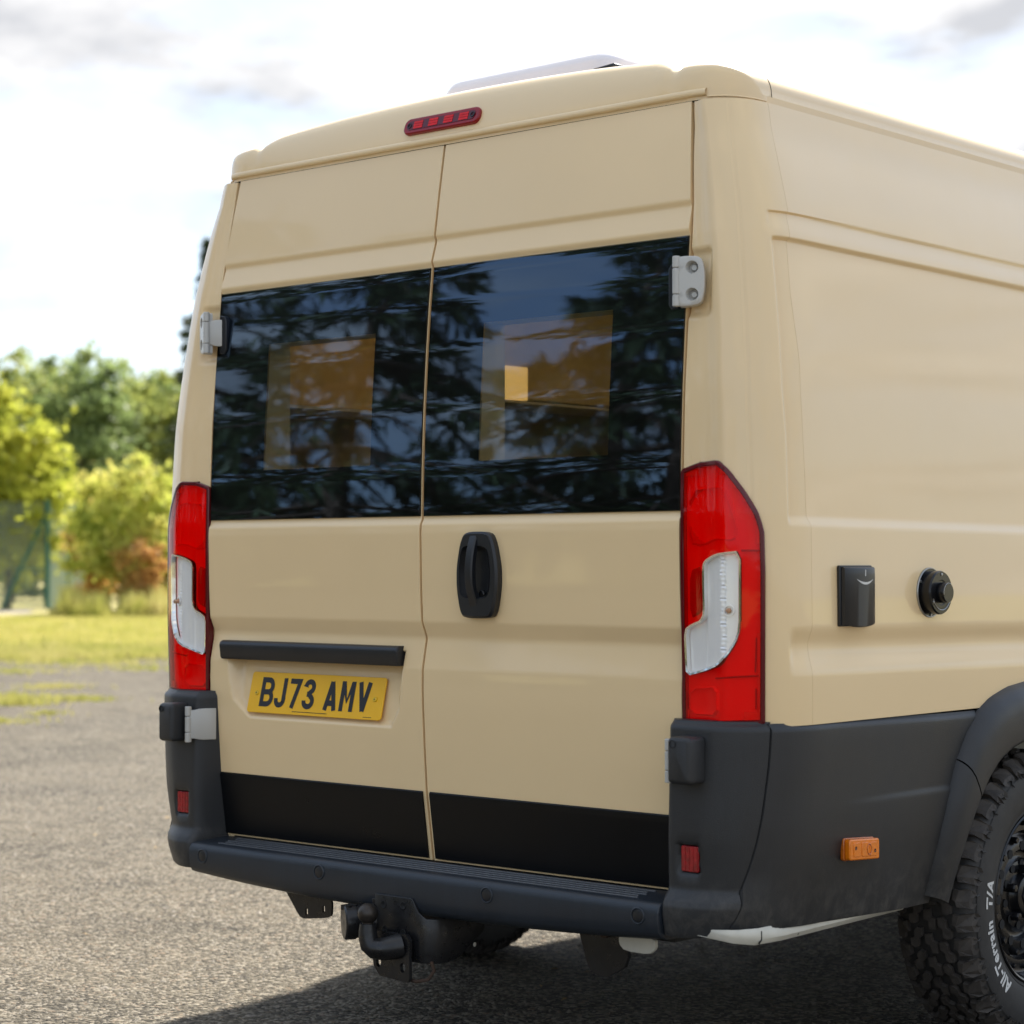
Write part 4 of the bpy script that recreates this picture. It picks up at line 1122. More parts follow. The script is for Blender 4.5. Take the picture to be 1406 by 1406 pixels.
# rocker cladding and the cab, ahead of what the picture shows
for sx in (-1, 1):
    m = MB(); m.grid([[(sx * Wd(z) + sx * .004, y, z) for y in (1.69, 2.6, 3.62)] for z in (.40, .44, .6, .8, .8745)]); m.build('rocker_cladding', 'clad', van, recalc=True)
m = MB()
secs = [(4.3, .876, 2.31, 1.04), (4.75, .82, 2.22, 1.03), (5.05, .76, 1.95, 1.02), (5.45, .70, 1.42, 1.0), (5.85, .62, 1.12, .96), (6.0, .55, .95, .90)]
rows = []
for y, wt, zt, wb in secs:
    rows.append([(s * w, y, z) for s, w, z in ([(-1, wb, .42), (-1, wb + .0, .9), (-1, (wb * .6 + wt * .4), .9 + (zt - .9) * .55), (-1, wt, zt - .03), (-1, wt * .85, zt)] + [(1, wt * .85, zt), (1, wt, zt - .03), (1, (wb * .6 + wt * .4), .9 + (zt - .9) * .55), (1, wb, .9), (1, wb, .42)])])
m.grid(rows); m.f.append(tuple(len(m.v) - 10 + i for i in range(10)))
m.build('cab', 'paint', van, angle=40)
m = MB(); m.grid([[(-.70, 4.80, 2.20), (.70, 4.80, 2.20)], [(-.74, 5.08, 1.94), (.74, 5.08, 1.94)], [(-.68, 5.46, 1.45), (.68, 5.46, 1.45)]]); m.build('windscreen', 'gloss_black', van)

# ---- rear bumper with the step
bp = empty('rear_bumper', (0, -.05, .37), van)
def bump_bot(x): return .372 + .026 * (abs(x) / .79) ** 2.2
def bump_prof(x):
    b = bump_bot(x); e = S((abs(x) - .60) / .19)
    return [(.075, .4865), (.05, .4860), (-.030, .4790), (-.043, .4780), (-.052, .4745), (-.0585, .4665), (-.0610, .455), (-.0610, b + .040), (-.0585, b + .018), (-.050, b + .005), (-.030, b - .002), (.03, b - .004), (.16, b + .006)]
m = MB(); rows = []
for x in seq((-.788, 2), (-.784, 20), (0, 20), (.784, 2), .788):
    k = .003 if abs(x) > .786 else 0
    rows.append([(x, y + (k if y < 0 else 0), z) for y, z in bump_prof(x)])
m.grid(rows)
for r in (rows[0], rows[-1]): m.f.append(tuple(m.vert(p) for p in r))
m.build('bumper_shell', 'bump', bp, angle=50)
m = MB()
for k in range(5):
    y = -.026 + .0165 * k; zt_ = interp(y, [-.03, .05], [.4790, .4860]); a = .705 - .010 * (k % 2)
    m.box((0, y, zt_ - .001), (2 * a, .0085, .0065))
m.build('tread_rib', 'rib', bp, bevel=.0012, seg=1)
for x in (-.732, -.284, .284, .732):
    t = MB(); c = (x, -.0608, .446)
    t.lathe([(.0195, -.003), (.0195, .0012), (.0175, .0028), (.0155, .0022), (.0148, .0002)], c, (0, -1, 0), 28)
    s = t.build('parking_sensor', 'bump', bp)
    t = MB(); t.lathe([(.0142, -.002), (.0142, .0012), (.0120, .0020), (.0001, .0022)], c, (0, -1, 0), 24); t.build('parking_sensor', 'trim', bp)

# ---- number plate, its light bar, door handle
pl = empty('number_plate', (-.40, .04, .80), van)
PC = Vector((-.402, .0370, .880)); TIL = .235
def plt(a, c, t): return (PC.x + a, PC.y + c * math.sin(TIL) - t * math.cos(TIL), PC.z + c * math.cos(TIL) + t * math.sin(TIL))
m = MB(); m.prism(rrect(-.251, .251, -.0545, .0545, .009, 5), plt, -.002, .0022); m.build('plate_board', 'plate_y', pl, bevel=.0008)
# characters drawn as constant-width strokes on a 50 x 79 mm cell
def arc(cx, cy, rx, ry, a0, a1, n=10): return [(cx + rx * math.cos(rad(a0 + (a1 - a0) * k / n)), cy + ry * math.sin(rad(a0 + (a1 - a0) * k / n))) for k in range(n + 1)]
def stroke(mb, pts, w, fn, closed=False):
    L = []; Rr = []; n = len(pts)
    for i, p in enumerate(pts):
        a = Vector(pts[i - 1]) if (i > 0 or closed) else None; b = Vector(pts[(i + 1) % n]) if (i < n - 1 or closed) else None; p = Vector(p)
        d1 = (p - a).normalized() if a is not None else None; d2 = (b - p).normalized() if b is not None else None
        if d1 is None: d1 = d2
        if d2 is None: d2 = d1
        n1 = Vector((-d1.y, d1.x)); n2 = Vector((-d2.y, d2.x)); mm = (n1 + n2); k = max(.35, mm.length_squared / 4); mm = mm / (2 * k) if k > 0 else n1
        L.append(p + mm * (w / 2)); Rr.append(p - mm * (w / 2))
    rows = [[fn(q.x, q.y) for q in L], [fn(q.x, q.y) for q in Rr]]
    if closed: mb.grid(rows, close_u=True)
    else: mb.grid(rows)
H, SW = .078, .0138
h = SW / 2
def gB(): return [([(h, h), (h, H - h)], 0), ([(0, H - h), (.026, H - h)] + arc(.027, H - h - .0165, .0155, .0165, 90, -60, 9) + [(.029, H / 2 + .001)], 0), ([(0, H / 2), (.027, H / 2)] + arc(.027, h + .0165, .0165, .0165, 80, -90, 10) + [(0, h)], 0)]
def gJ(): return [([(.040 - h, H), (.040 - h, .020)] + arc(.0195, .020, .0142, .0137, 0, -180, 12) + [(.0053, .024)], 0)]
def g7(): return [([(0, H - h), (.043 - h, H - h), (.016, 0)], 0)]
def g3(): return [([(.006, H - .020)] + arc(.0205, H - .020, .0145, .0137, 180, -40, 12) + [(.021, H / 2 + .002)], 0), (([(.013, H / 2), (.022, H / 2)] + arc(.0205, .0205, .0158, .0142, 62, -180, 14) + [(.0047, .022)]), 0)]
def gA(): return [([(.0055, 0), (.0225, H - .003)], 0), ([(.0225, H - .003), (.0395, 0)], 0), ([(.010, .019), (.035, .019)], 0)]
def gM(): return [([(h, 0), (h, H)], 0), ([(.050 - h, 0), (.050 - h, H)], 0), ([(h + .001, H - .003), (.025, .026), (.049 - h, H - .003)], 0)]
def gV(): return [([(.0055, H), (.0225, .003)], 0), ([(.0225, .003), (.0395, H)], 0)]
letters = [(gB, .045), (gJ, .040), (g7, .043), (g3, .041), (None, .016), (gA, .045), (gM, .050), (gV, .045)]
gap = .0120; tw = sum(w for _g, w in letters) + gap * (len(letters) - 1)
x = -tw / 2 - .002
for gf, w in letters:
    if gf:
        m = MB(); lv = 0
        for pts, cl in gf():
            lv += 1
            ww = SW * (1.02 if gf not in (gA, gV) else 1.05)
            stroke(m, [(x + a, -H / 2 + .0015 + b) for a, b in pts], ww, lambda a, b, lv=lv: plt(a, b, .0026 + .00015 * lv), cl)
        m.build('plate_character', 'plate_k', pl, smooth=False)
    x += w + gap
m = MB(); random.seed(5); xx = -.075
while xx < .055:
    w = random.uniform(.0012, .0026); m.prism([(xx, -.0475), (xx + w, -.0475), (xx + w, -.0455), (xx, -.0455)], plt, .0022, .0026); xx += w + .0009
m.build('plate_imprint', 'plate_k', pl, smooth=False); m = MB(); xx = .188
while xx < .216:
    w = random.uniform(.0018, .003); m.prism([(xx, -.0495), (xx + w, -.0495), (xx + w, -.0480), (xx, -.0480)], plt, .0022, .0026); xx += w + .0007
m.build('plate_imprint', 'plate_k', pl, smooth=False)
for s in (-1, 1):
    m = MB(); c = Vector(plt(s * .2215, -.002, .0022)); ax = Vector(plt(s * .2215, -.002, .01)) - c
    m.lathe([(.0065, -.001), (.0065, .002), (.005, .0034), (.0001, .0036)], c, ax, 18); m.build('plate_screw', 'plate_screw', pl)
    m = MB(); m.lathe([(.0020, .0030), (.0018, .0040), (.0001, .0040)], c, ax, 10); m.build('plate_screw', 'plate_k', pl)
pb = MB()
for_prof = [(.030, 1.0165), (-.006, 1.0160), (-.0150, 1.0110), (-.0175, 1.003), (-.0135, .972), (-.009, .9665), (.02, .9675)]
rows = []
for x in seq((-.743, 2), (-.738, 16), (-.080, 2), -.075):
    k = .005 if x in (-.743, -.075) else 0
    rows.append([(x, y + R(1.0) + (k if y < .02 else 0) - .006, z + (.002 if x > -.4 else 0) * 0) for y, z in for_prof])
pb.grid(rows)
for r in (rows[0], rows[-1]): pb.f.append(tuple(pb.vert(p) for p in r))
pb.build('plate_light_bar', 'trim', door_l, angle=50).matrix_parent_inverse = Matrix.Translation(-Vector(door_l.location))

hd = empty('door_handle', (.2, 0, 1.19), van)
hx, hz, hy = .2015, 1.1935, R(1.2)
def hp(a, c, t): return (hx + a, hy - t, hz + c)
HO = smoothpoly([(-.040, .1035), (.040, .1035), (.055, .075), (.0665, .02), (.0665, -.03), (.056, -.083), (.044, -.1035), (-.044, -.1035), (-.056, -.083), (-.0665, -.03), (-.0665, .02), (-.055, .075)][::-1], 2, .2)
HI = smoothpoly([(-.034, .070), (.022, .070), (.040, .060), (.047, .01), (.044, -.040), (.030, -.056), (-.040, -.056), (-.050, -.040), (-.053, .01), (-.046, .060)][::-1], 2, .2)
m = MB()
m.grid([[hp(a, c, 0) for a, c in HO], [hp(a, c, .016) for a, c in HO], [hp(a, c, .0215) for a, c in offset_poly(HO, .005)]], close_u=True)
loops = cdt_patch(m, offset_poly(HO, .005), [HI], lambda a, c: hp(a, c, .0215 + .003 * (1 - abs(a) / .06)), .014)
m.build('handle_base', 'trim', hd, angle=40)
m = MB(); m.grid([[hp(a, c, .0235) for a, c in HI], [hp(a, c, .012) for a, c in offset_poly(HI, .005)], [hp(a, c, .003) for a, c in offset_poly(HI, .012)]], close_u=True)
p = offset_poly(HI, .012); b0 = len(m.v); m.v += [hp(a, c, .003) for a, c in p]; m.f.append(tuple(range(b0, b0 + len(p))))
m.build('handle_dish', 'trim', hd, angle=40)
m = MB(); rows = []
for k in range(19):
    c = .094 - .187 * k / 18; bow = .031 * math.sin(math.pi * min(1, max(0, (k + .8) / 18.6))) ** .7
    wd = .0120 + .002 * S((k - 11) / 7); ax = -.006
    t1 = .019 + bow * .8 * (1 - .55 * S((k - 11) / 7)); t0 = t1 - .016
    rows.append([hp(ax - wd, c, t0), hp(ax - wd, c, t1 - .004), hp(ax - wd + .004, c, t1), hp(ax + wd - .003, c, t1 - .0005), hp(ax + wd, c, t1 - .004), hp(ax + wd, c, t0)])
m.grid(rows, close_u=True)
for r in (rows[0], rows[-1]): m.f.append(tuple(m.vert(q) for q in r))
m.build('grip', 'trim', hd, angle=40)
m = MB(); m.lathe([(.009, 0), (.009, .010), (.007, .012), (.0001, .012)], hp(.012, -.046, .003), (0, -1, 0), 16); m.build('lock_barrel', 'gloss_black', hd)

# ---- hinges
def hinge(sx, zc, low=False):
    t = empty('hinge', (sx * .80, SR(zc), zc), van)
    y0 = SR(zc); ax = sx * (.797 if not low else .810); ya = y0 - .042 if not low else -.046; hh = .056 if not low else .048
    rm = Matrix.Rotation(sx * rad(30), 3, 'Z')      # the pillar plate is turned towards the side
    def pp(a, c, t_): v = rm @ Vector((sx * a, -t_, c)); return (ax + v.x, ya + .002 + v.y, zc + v.z)
    if not low:
        pl_ = smoothpoly([(.000, .050), (.008, .056), (.044, .056), (.055, .048), (.061, .02), (.061, -.02), (.055, -.047), (.044, -.054), (.008, -.059), (.000, -.052)][::-1], 1, .2)
        holes = [[(.032 + .0145 * math.cos(q * math.pi / 9), s * .030 + .0145 * math.sin(q * math.pi / 9)) for q in range(18)] for s in (1, -1)]
        m = MB(); cdt_patch(m, offset_poly(pl_, .004), holes, lambda a, c: pp(a, c, .009), .010)
        m.grid([[pp(a, c, .009) for a, c in offset_poly(pl_, .004)], [pp(a, c, .0065) for a, c in offset_poly(pl_, .001)], [pp(a, c, -.016) for a, c in pl_]], close_u=True)
        for hq in holes:
            cx = .035; cz = sum(b for a, b in hq) / 18
            m.grid([[pp(a, c, .009) for a, c in hq], [pp(cx + (a - .032) * .76, cz + (c - cz) * .76, -.003) for a, c in hq], [pp(cx + (a - .032) * .72, cz + (c - cz) * .72, -.010) for a, c in hq]], close_u=True)
            b0 = len(m.v); m.v += [pp(cx + (a - .032) * .72, cz + (c - cz) * .72, -.010) for a, c in hq]; m.f.append(tuple(range(b0, b0 + 18)))
        m.build('pillar_leaf', 'hinge', t, angle=40)
        for s in (1, -1):
            m = MB(); c0 = Vector(pp(.036, s * .030, -.010)); axx = Vector(pp(.036, s * .030, .01)) - c0
            m.lathe([(.0082, 0), (.0082, .0055), (.0064, .007), (.0001, .007)], c0, axx, 6); m.build('bolt', 'bolt', t, angle=30)
    for a, b in ((-hh, -hh + .026), (-hh + .0272, hh - .0272), (hh - .026, hh)):
        m = MB(); m.lathe([(.0001, a), (.0075, a), (.0090, a + .002), (.0090, b - .002), (.0075, b), (.0001, b)], (ax - sx * .002, ya - .001, zc), (0, 0, 1), 18); m.build('knuckle', 'hinge', t)
    # leaf running from the barrel forwards to the door skin, on a dark gasket
    h2 = hh - (.024 if not low else .010); x1 = .766 if not low else .772; yd = R(zc) - .006
    m = MB(); L = []
    for k in range(7):
        f = k / 6; xx = ax + sx * (x1 - abs(ax)) * (f if low else f ** 1.4); yy = ya + (yd - ya) * (f if not low else f ** 1.6); e = h2 + (.004 * S((f - .3) / .3))
        L.append([(xx, yy, zc - e), (xx, yy, zc + e)])
    m.grid(L); m.build('door_leaf', 'hinge', t, solid=.011, sol_off=0, bevel=.002)
    if not low:
        m = MB(); m.prism([(.776, -.056), (.776, .048), (.757, .044), (.750, .034), (.750, -.046), (.757, -.058)], lambda a, c, q: (sx * a, yd + .004 + q, zc + c), -.012, .004)
        m.build('hinge_gasket', 'trim', t, bevel=.002)
    return t
for sx in (-1, 1):
    hinge(sx, 1.846); hinge(sx, .790, True)

# ---- fittings on the side
def sp(y, z, off, sx=1): return (sx * (Wd(z) + off), y, z)
fl = empty('shower_point', (1.05, .31, 1.09), van); fl['label'] = 'black flap cover with a small white arc mark'
def flp(a, c, t): return (Wd(1.15) + t - .0005, .3175 + a, 1.1495 + c)
m = MB(); rows = []
for c, e in ((-.0655, .003), (-.063, 0), (.045, 0), (.058, 0), (.061, .001), (.0635, .005)):
    rows.append([flp(a, c - .006 * (1 - (a / .0625) ** 2) * (1 if c < 0 else 0), 0 if abs(a) > .0624 else .016 + .010 * math.sqrt(max(0, 1 - (a / .0645) ** 2)) - e) for a in [-.0625, -.0620, -.056, -.045, -.03, -.015, 0, .015, .03, .045, .056, .0620, .0625]])
m.grid(rows)
for r, zz in ((rows[0], -1), (rows[-1], 1)): m.f.append(tuple(m.vert(q) for q in r))
m.build('flap', 'trim', fl, angle=50)
m = MB(); m.prism(rrect(-.0665, .0665, -.069, .0668, .004, 3), flp, .0, .009); m.build('flap_frame', 'trim', fl, bevel=.002)
m = MB()
def flo(a): return .016 + .010 * math.sqrt(max(0, 1 - (a / .0645) ** 2)) + .0006
up = []; dn = []
for k in range(13):
    q = -1 + 2 * k / 12; a = .012 + .036 * q; th = .0052 * (1 - q * q) + .0004
    cz = .0365 - .010 * (1 - q * q); up.append(flp(a, cz + th * .5, flo(a))); dn.append(flp(a, cz - th * .5, flo(a)))
m.grid([up, dn]); m.build('white_mark', 'white_letter', fl)
m = MB(); m.box(Vector(flp(.012, .050, flo(.012) - .001)), (.001, .003, .014)); m.build('white_mark', 'white_letter', fl)

kb = empty('outlet_cap', (1.05, .65, 1.1), van); kb['label'] = 'round black outlet cap with raised hub'
c0 = Vector((Wd(1.152) - .001, .648, 1.152))
m = MB(); m.lathe([(.058, 0), (.058, .003), (.056, .0045), (.050, .0045), (.050, .016), (.0515, .020), (.0515, .030), (.049, .034), (.030, .034), (.028, .032), (.024, .032), (.024, .050), (.0225, .053), (.0001, .053)], c0, (1, 0, 0), 48); m.build('cap_body', 'gloss_black', kb, angle=30)
m = MB(); m.lathe([(.0590, .001), (.0590, .0036), (.0575, .0052), (.0560, .0050)], c0, (1, 0, 0), 48)
pts = [c0 + Vector((.0345, .041 * math.cos(a), .041 * math.sin(a))) for a in [rad(200 + 130 * k / 16) for k in range(17)]]; m.tube(pts, .0014, 6)
pts = [c0 + Vector((.0533, .0225 * math.cos(a), .0225 * math.sin(a))) for a in [rad(60 + 130 * k / 16) for k in range(17)]]; m.tube(pts, .0008, 6)
m.build('cap_ring', 'steel', kb)
for q in range(6):
    a = rad(30 + 60 * q); m = MB(); m.lathe([(.0036, 0), (.0036, .002), (.0001, .003)], c0 + Vector((.0335 if q % 2 else .0045, .0425 * math.cos(a) if q % 2 else .053 * math.cos(a), .0425 * math.sin(a) if q % 2 else .053 * math.sin(a))), (1, 0, 0), 10); m.build('screw', 'steel', kb)

mk = empty('marker_lamp', (1.03, .37, .55), van)
xm = Wd(.576) + .0085
def mkp(a, c, t): return (xm + t, .372 + a, .576 + c - .06 * a)
m = MB(); m.prism(rrect(-.064, .064, -.0255, .0255, .006, 3), mkp, -.004, .006); m.build('lamp_base', 'amber_dark', mk, bevel=.002)
m = MB(); m.prism(rrect(-.062, .062, -.0235, .0235, .006, 3), mkp, .006, .021); m.build('amber_lens', 'amber', mk, bevel=.003)
m = MB()
for k in range(3): m.prism(rrect(-.048 + .034 * k, -.020 + .034 * k, -.016, .016, .003, 2), mkp, .020, .0225)
m.build('lens_facet', 'amber', mk, bevel=.001)
m = MB(); rr_ = [mkp(.016 + .009 * math.cos(a), .012 * math.sin(a), .0225) for a in [k * math.pi / 8 for k in range(17)]]; m.tube(rr_, .0014, 6); m.build('bulb_ring', 'amber_dark', mk)
for s in (-1, 1):
    m = MB(); m.lathe([(.0040, 0), (.0040, .002), (.0001, .001)], mkp(s * .040, -.004 * s, .0212), (1, 0, 0), 10); m.build('screw', 'seal', mk)

# ---- underbody, primed sill, tow bar
m = MB(); m.box((0, 2.9, .455), (1.84, 5.5, .06)); m.box((.55, 2.9, .39), (.10, 5.0, .10)); m.box((-.55, 2.9, .39), (.10, 5.0, .10))
m.box((0, 1.21, .36), (1.3, .10, .09)); m.tube([(.30, 1.0, .36), (.30, 3.0, .36)], .06, 12); m.box((0, .10, .405), (1.5, .10, .06))
m.build('underbody', 'under', van, smooth=False)
for sx in (-1, 1):
    m = MB()
    rows = []
    for y, zb, xo in ((-.035, .414, .900), (.0, .402, .945), (.05, .394, .965), (.15, .392, .968), (.35, .394, .966), (.66, .3975, .966)):
        rows.append([(sx * (xo + .012), y, .432), (sx * (xo + .010), y, zb + .012), (sx * xo, y, zb), (sx * (xo - .05), y, zb + .003)])
    if sx < 0: rows = rows[3:]
    m.grid(rows); m.build('sill', 'sill', van, solid=.002)
m = MB()
for y in (.05, .20): m.tube([(.958 + .018, y + .01, .425), (.958 + .0165, y + .012, .405), (.958 + .016, y + .004, .398)], .0022 if y < .1 else .0008, 5)
m.build('sill_chip', 'dark', van)

tb = empty('tow_bar', (0, -.05, .25), van)
# bent hitch plate: faces rear, then wraps forwards on the right
m = MB(); cols = []
def topz(s): return interp(s, [0, .125, .130, .145, .17, .40], [.414, .414, .408, .384, .368, .368])
path = [(-.080, -.066), (.017, -.066), (.067, -.066)] + [(.067 + .045 * math.sin(rad(a)), -.021 - .045 * math.cos(rad(a))) for a in (15, 30, 45, 60, 75, 90)] + [(.112, .04), (.112, .10), (.112, .16)]
L = [0]
for a, b in zip(path[:-1], path[1:]): L.append(L[-1] + math.hypot(b[0] - a[0], b[1] - a[1]))
ss = seq((0, 6), (.120, 2), (.126, 2), (.132, 3), (.146, 2), (.17, 8), (.26, 4), (.36, 1), .36)
ss = [s for i, s in enumerate(ss) if i == 0 or s > ss[i - 1] + 1e-5]
for s in ss:
    x = interp(s, L, [p[0] for p in path]); y = interp(s, L, [p[1] for p in path])
    zb = interp(s, [0, .24, .27, .36], [.262, .262, .268, .325]); cols.append([(x, y, zb), (x, y, (zb + topz(s)) / 2), (x, y, topz(s))])
m.grid(cols); m.build('hitch_plate', 'tow', tb, solid=.008, bevel=.0015, angle=30)
for x, z in ((-.050, .390), (.017, .394), (.017, .328), (-.045, .33)):
    m = MB(); m.lathe([(.0095, .0005), (.0085, .0015), (.0070, .0005), (.0001, -.0005)], (x, -.0665, z), (0, -1, 0), 14); m.build('bolt_hole', 'dark', tb)
m = MB(); m.lathe([(.0055, 0), (.0001, .0008)], (.1125, .085, .292), (1, 0, 0), 14); m.build('plate_slot', 'sill', tb)
# lower flange with the swan neck and ball
def fpt(a, c, t): return (a, -.078 - t, c)
FL = [(-.068, .272), (-.062, .244), (-.042, .222), (.052, .216), (.058, .224), (.058, .318), (.046, .330), (-.048, .330), (-.068, .318)]
hol = [[(cx + .009 * math.cos(q * math.pi / 6), cz + .012 * math.sin(q * math.pi / 6)) for q in range(12)] for cx, cz in ((-.046, .254), (.036, .250))]
m = MB(); cdt_patch(m, FL, hol, lambda a, c: fpt(a, c, .010), .02); cdt_patch(m, FL, hol, lambda a, c: fpt(a, c, 0), .02)
for lp in [FL] + hol: m.grid([[fpt(a, c, 0) for a, c in lp], [fpt(a, c, .010) for a, c in lp]], close_u=True)
m.build('coupling_flange', 'tow', tb, angle=30)
m = MB(); m.tube([(.022, -.080, .300), (.012, -.098, .297), (-.008, -.112, .293), (-.028, -.121, .294), (-.039, -.124, .302), (-.044, -.125, .317), (-.045, -.125, .335), (-.045, -.125, .352)], [.030, .029, .027, .0255, .0245, .0235, .0225, .0200], 20)
m.build('swan_neck', 'tow', tb)
m = MB(); m.lathe([(.0135, -.030), (.0140, -.021)] + [(.025 * math.cos(rad(a)), .025 * math.sin(rad(a))) for a in range(-52, 90, 8)] + [(.0001, .0248)], (-.045, -.125, .376), (0, 0, 1), 28); m.build('tow_ball', 'ball', tb)
m = MB(); m.lathe([(.016, 0), (.016, .010), (.013, .013), (.0001, .013)], (.020, -.0885, .296), (0, -1, 0), 6); m.lathe([(.0085, .0), (.0085, .022), (.0001, .023)], (.020, -.0885, .296), (0, -1, 0), 14); m.build('flange_bolt', 'gloss_black', tb, angle=30)
for x, z in ((-.030, .300), (-.012, .306), (-.030, .288), (-.014, .292)):
    m = MB(); m.lathe([(.0045, .0005), (.0001, .001)], (x + .012, -.0885, z), (0, -1, 0), 8); m.build('plate_slot', 'sill', tb)
m = MB(); m.tube([(.100, -.055, .268), (.104, -.05, .245), (.090, -.055, .224), (.060, -.066, .217), (.035, -.075, .222)], .0045, 8); m.build('safety_loop', 'rust', tb)
# trailer socket
m = MB(); axs = Vector((-.55, -.83, -.02)).normalized(); o = Vector((-.108, -.050, .343))
m.lathe([(.0001, -.01), (.038, -.01), (.040, .0), (.040, .040), (.043, .042), (.043, .066), (.039, .070), (.0001, .071)], o, axs, 24)
m.box(o + Vector((0, 0, .038)), (.05, .04, .012)); m.box(o + axs * .055 + Vector((0, 0, .036)), (.03, .03, .012)); m.build('trailer_socket', 'tow', tb, angle=35)
m = MB(); m.box((-.075, -.05, .392), (.045, .02, .02)); m.box((0, .035, .395), (.25, .14, .05)); m.build('tow_beam', 'tow', tb, bevel=.003)
# side bracket hanging under the bumper on the left
def bpt(a, c, t): return (a, .03 + t, c)
BR = smoothpoly([(-.520, .392), (-.335, .392), (-.326, .350), (-.328, .322), (-.345, .314), (-.430, .303), (-.448, .308)], 1, .12)
hol = [rrect(-.4245, -.4155, .313, .331, .0042, 3), rrect(-.3605, -.3515, .327, .345, .0042, 3)]
m = MB(); cdt_patch(m, BR, hol, lambda a, c: bpt(a, c, -.006), .02); cdt_patch(m, BR, hol, lambda a, c: bpt(a, c, 0), .02)
for lp in [BR] + hol: m.grid([[bpt(a, c, -.006) for a, c in lp], [bpt(a, c, 0) for a, c in lp]], close_u=True)
m.box((-.47, .08, .37), (.012, .10, .06)); m.build('step_bracket', 'tow', van, angle=30)
# odds and ends seen under the bumper on the right
m = MB(); m.prism(smoothpoly([(-.052, .018), (.052, .018), (.052, -.006), (.035, -.020), (-.035, -.020), (-.052, -.006)], 1, .2), lambda a, c, t: (.665 + a, .02 + t, .366 + c), 0, .012); m.build('towing_eye', 'sill', van, bevel=.002)
m = MB(); m.prism(smoothpoly([(-.075, .06), (.085, .06), (.085, -.05), (.02, -.088), (-.03, -.075)], 1, .15), lambda a, c, t: (.49 + a, .10 + t, .345 + c), 0, .012); m.build('bracket_plate', 'tow', van)
m = MB(); m.lathe([(.014, 0), (.014, .01), (.008, .012), (.0001, .012)], (.465, .098, .368), (0, -1, 0), 10); m.lathe([(.013, 0), (.013, .012), (.0001, .014)], (.515, .098, .366), (0, -1, 0), 10); m.build('rusty_bolt', 'rust', van)

# ---- interior seen through the clear part of the rear windows
inn = empty('interior', (0, 1, .5), van)
m = MB()
for s in (-1, 1): m.grid([[(s * x, y, z) for y in (.12, 3.8)] for x, z in ((.93, .5), (.93, 1.75), (.80, 2.21))])
m.grid([[(x, y, 2.22) for y in (.14, 3.8)] for x in (-.80, .80)]); m.grid([[(x, y, .50) for y in (.12, 3.8)] for x in (-.93, .93)]); m.grid([[(x, 3.8, z) for z in (.5, 2.2)] for x in (-.79, .79)])
m.build('lining', 'lining', inn, smooth=False)
m = MB(); m.box((-.74, .43, 1.885), (.22, .56, .47)); m.build('locker', 'wood_lit', inn, bevel=.004)
m = MB(); m.box((-.74, 1.62, 1.92), (.22, 1.70, .40)); m.build('locker', 'wood', inn, bevel=.004)
m = MB(); m.box((-.74, .43, 1.648), (.225, .57, .008)); m.box((-.74, 1.62, 1.712), (.225, 1.72, .008)); m.build('shelf_edge', 'hinge', inn)
m = MB(); m.box((-.734, 1.08, 1.768), (.22, .10, .10)); m.build('lit_niche', 'lamp_soft', inn)
m = MB(); m.box((0, .8, .80), (1.8, 1.3, .5)); m.build('bed', 'reveal', inn, bevel=.02)
m = MB(); m.box((.55, 1.0, 2.190), (.05, 1.4, .012)); m.build('fill_strip', 'lamp', inn)  # unseen strip added under the ceiling to brighten the interior

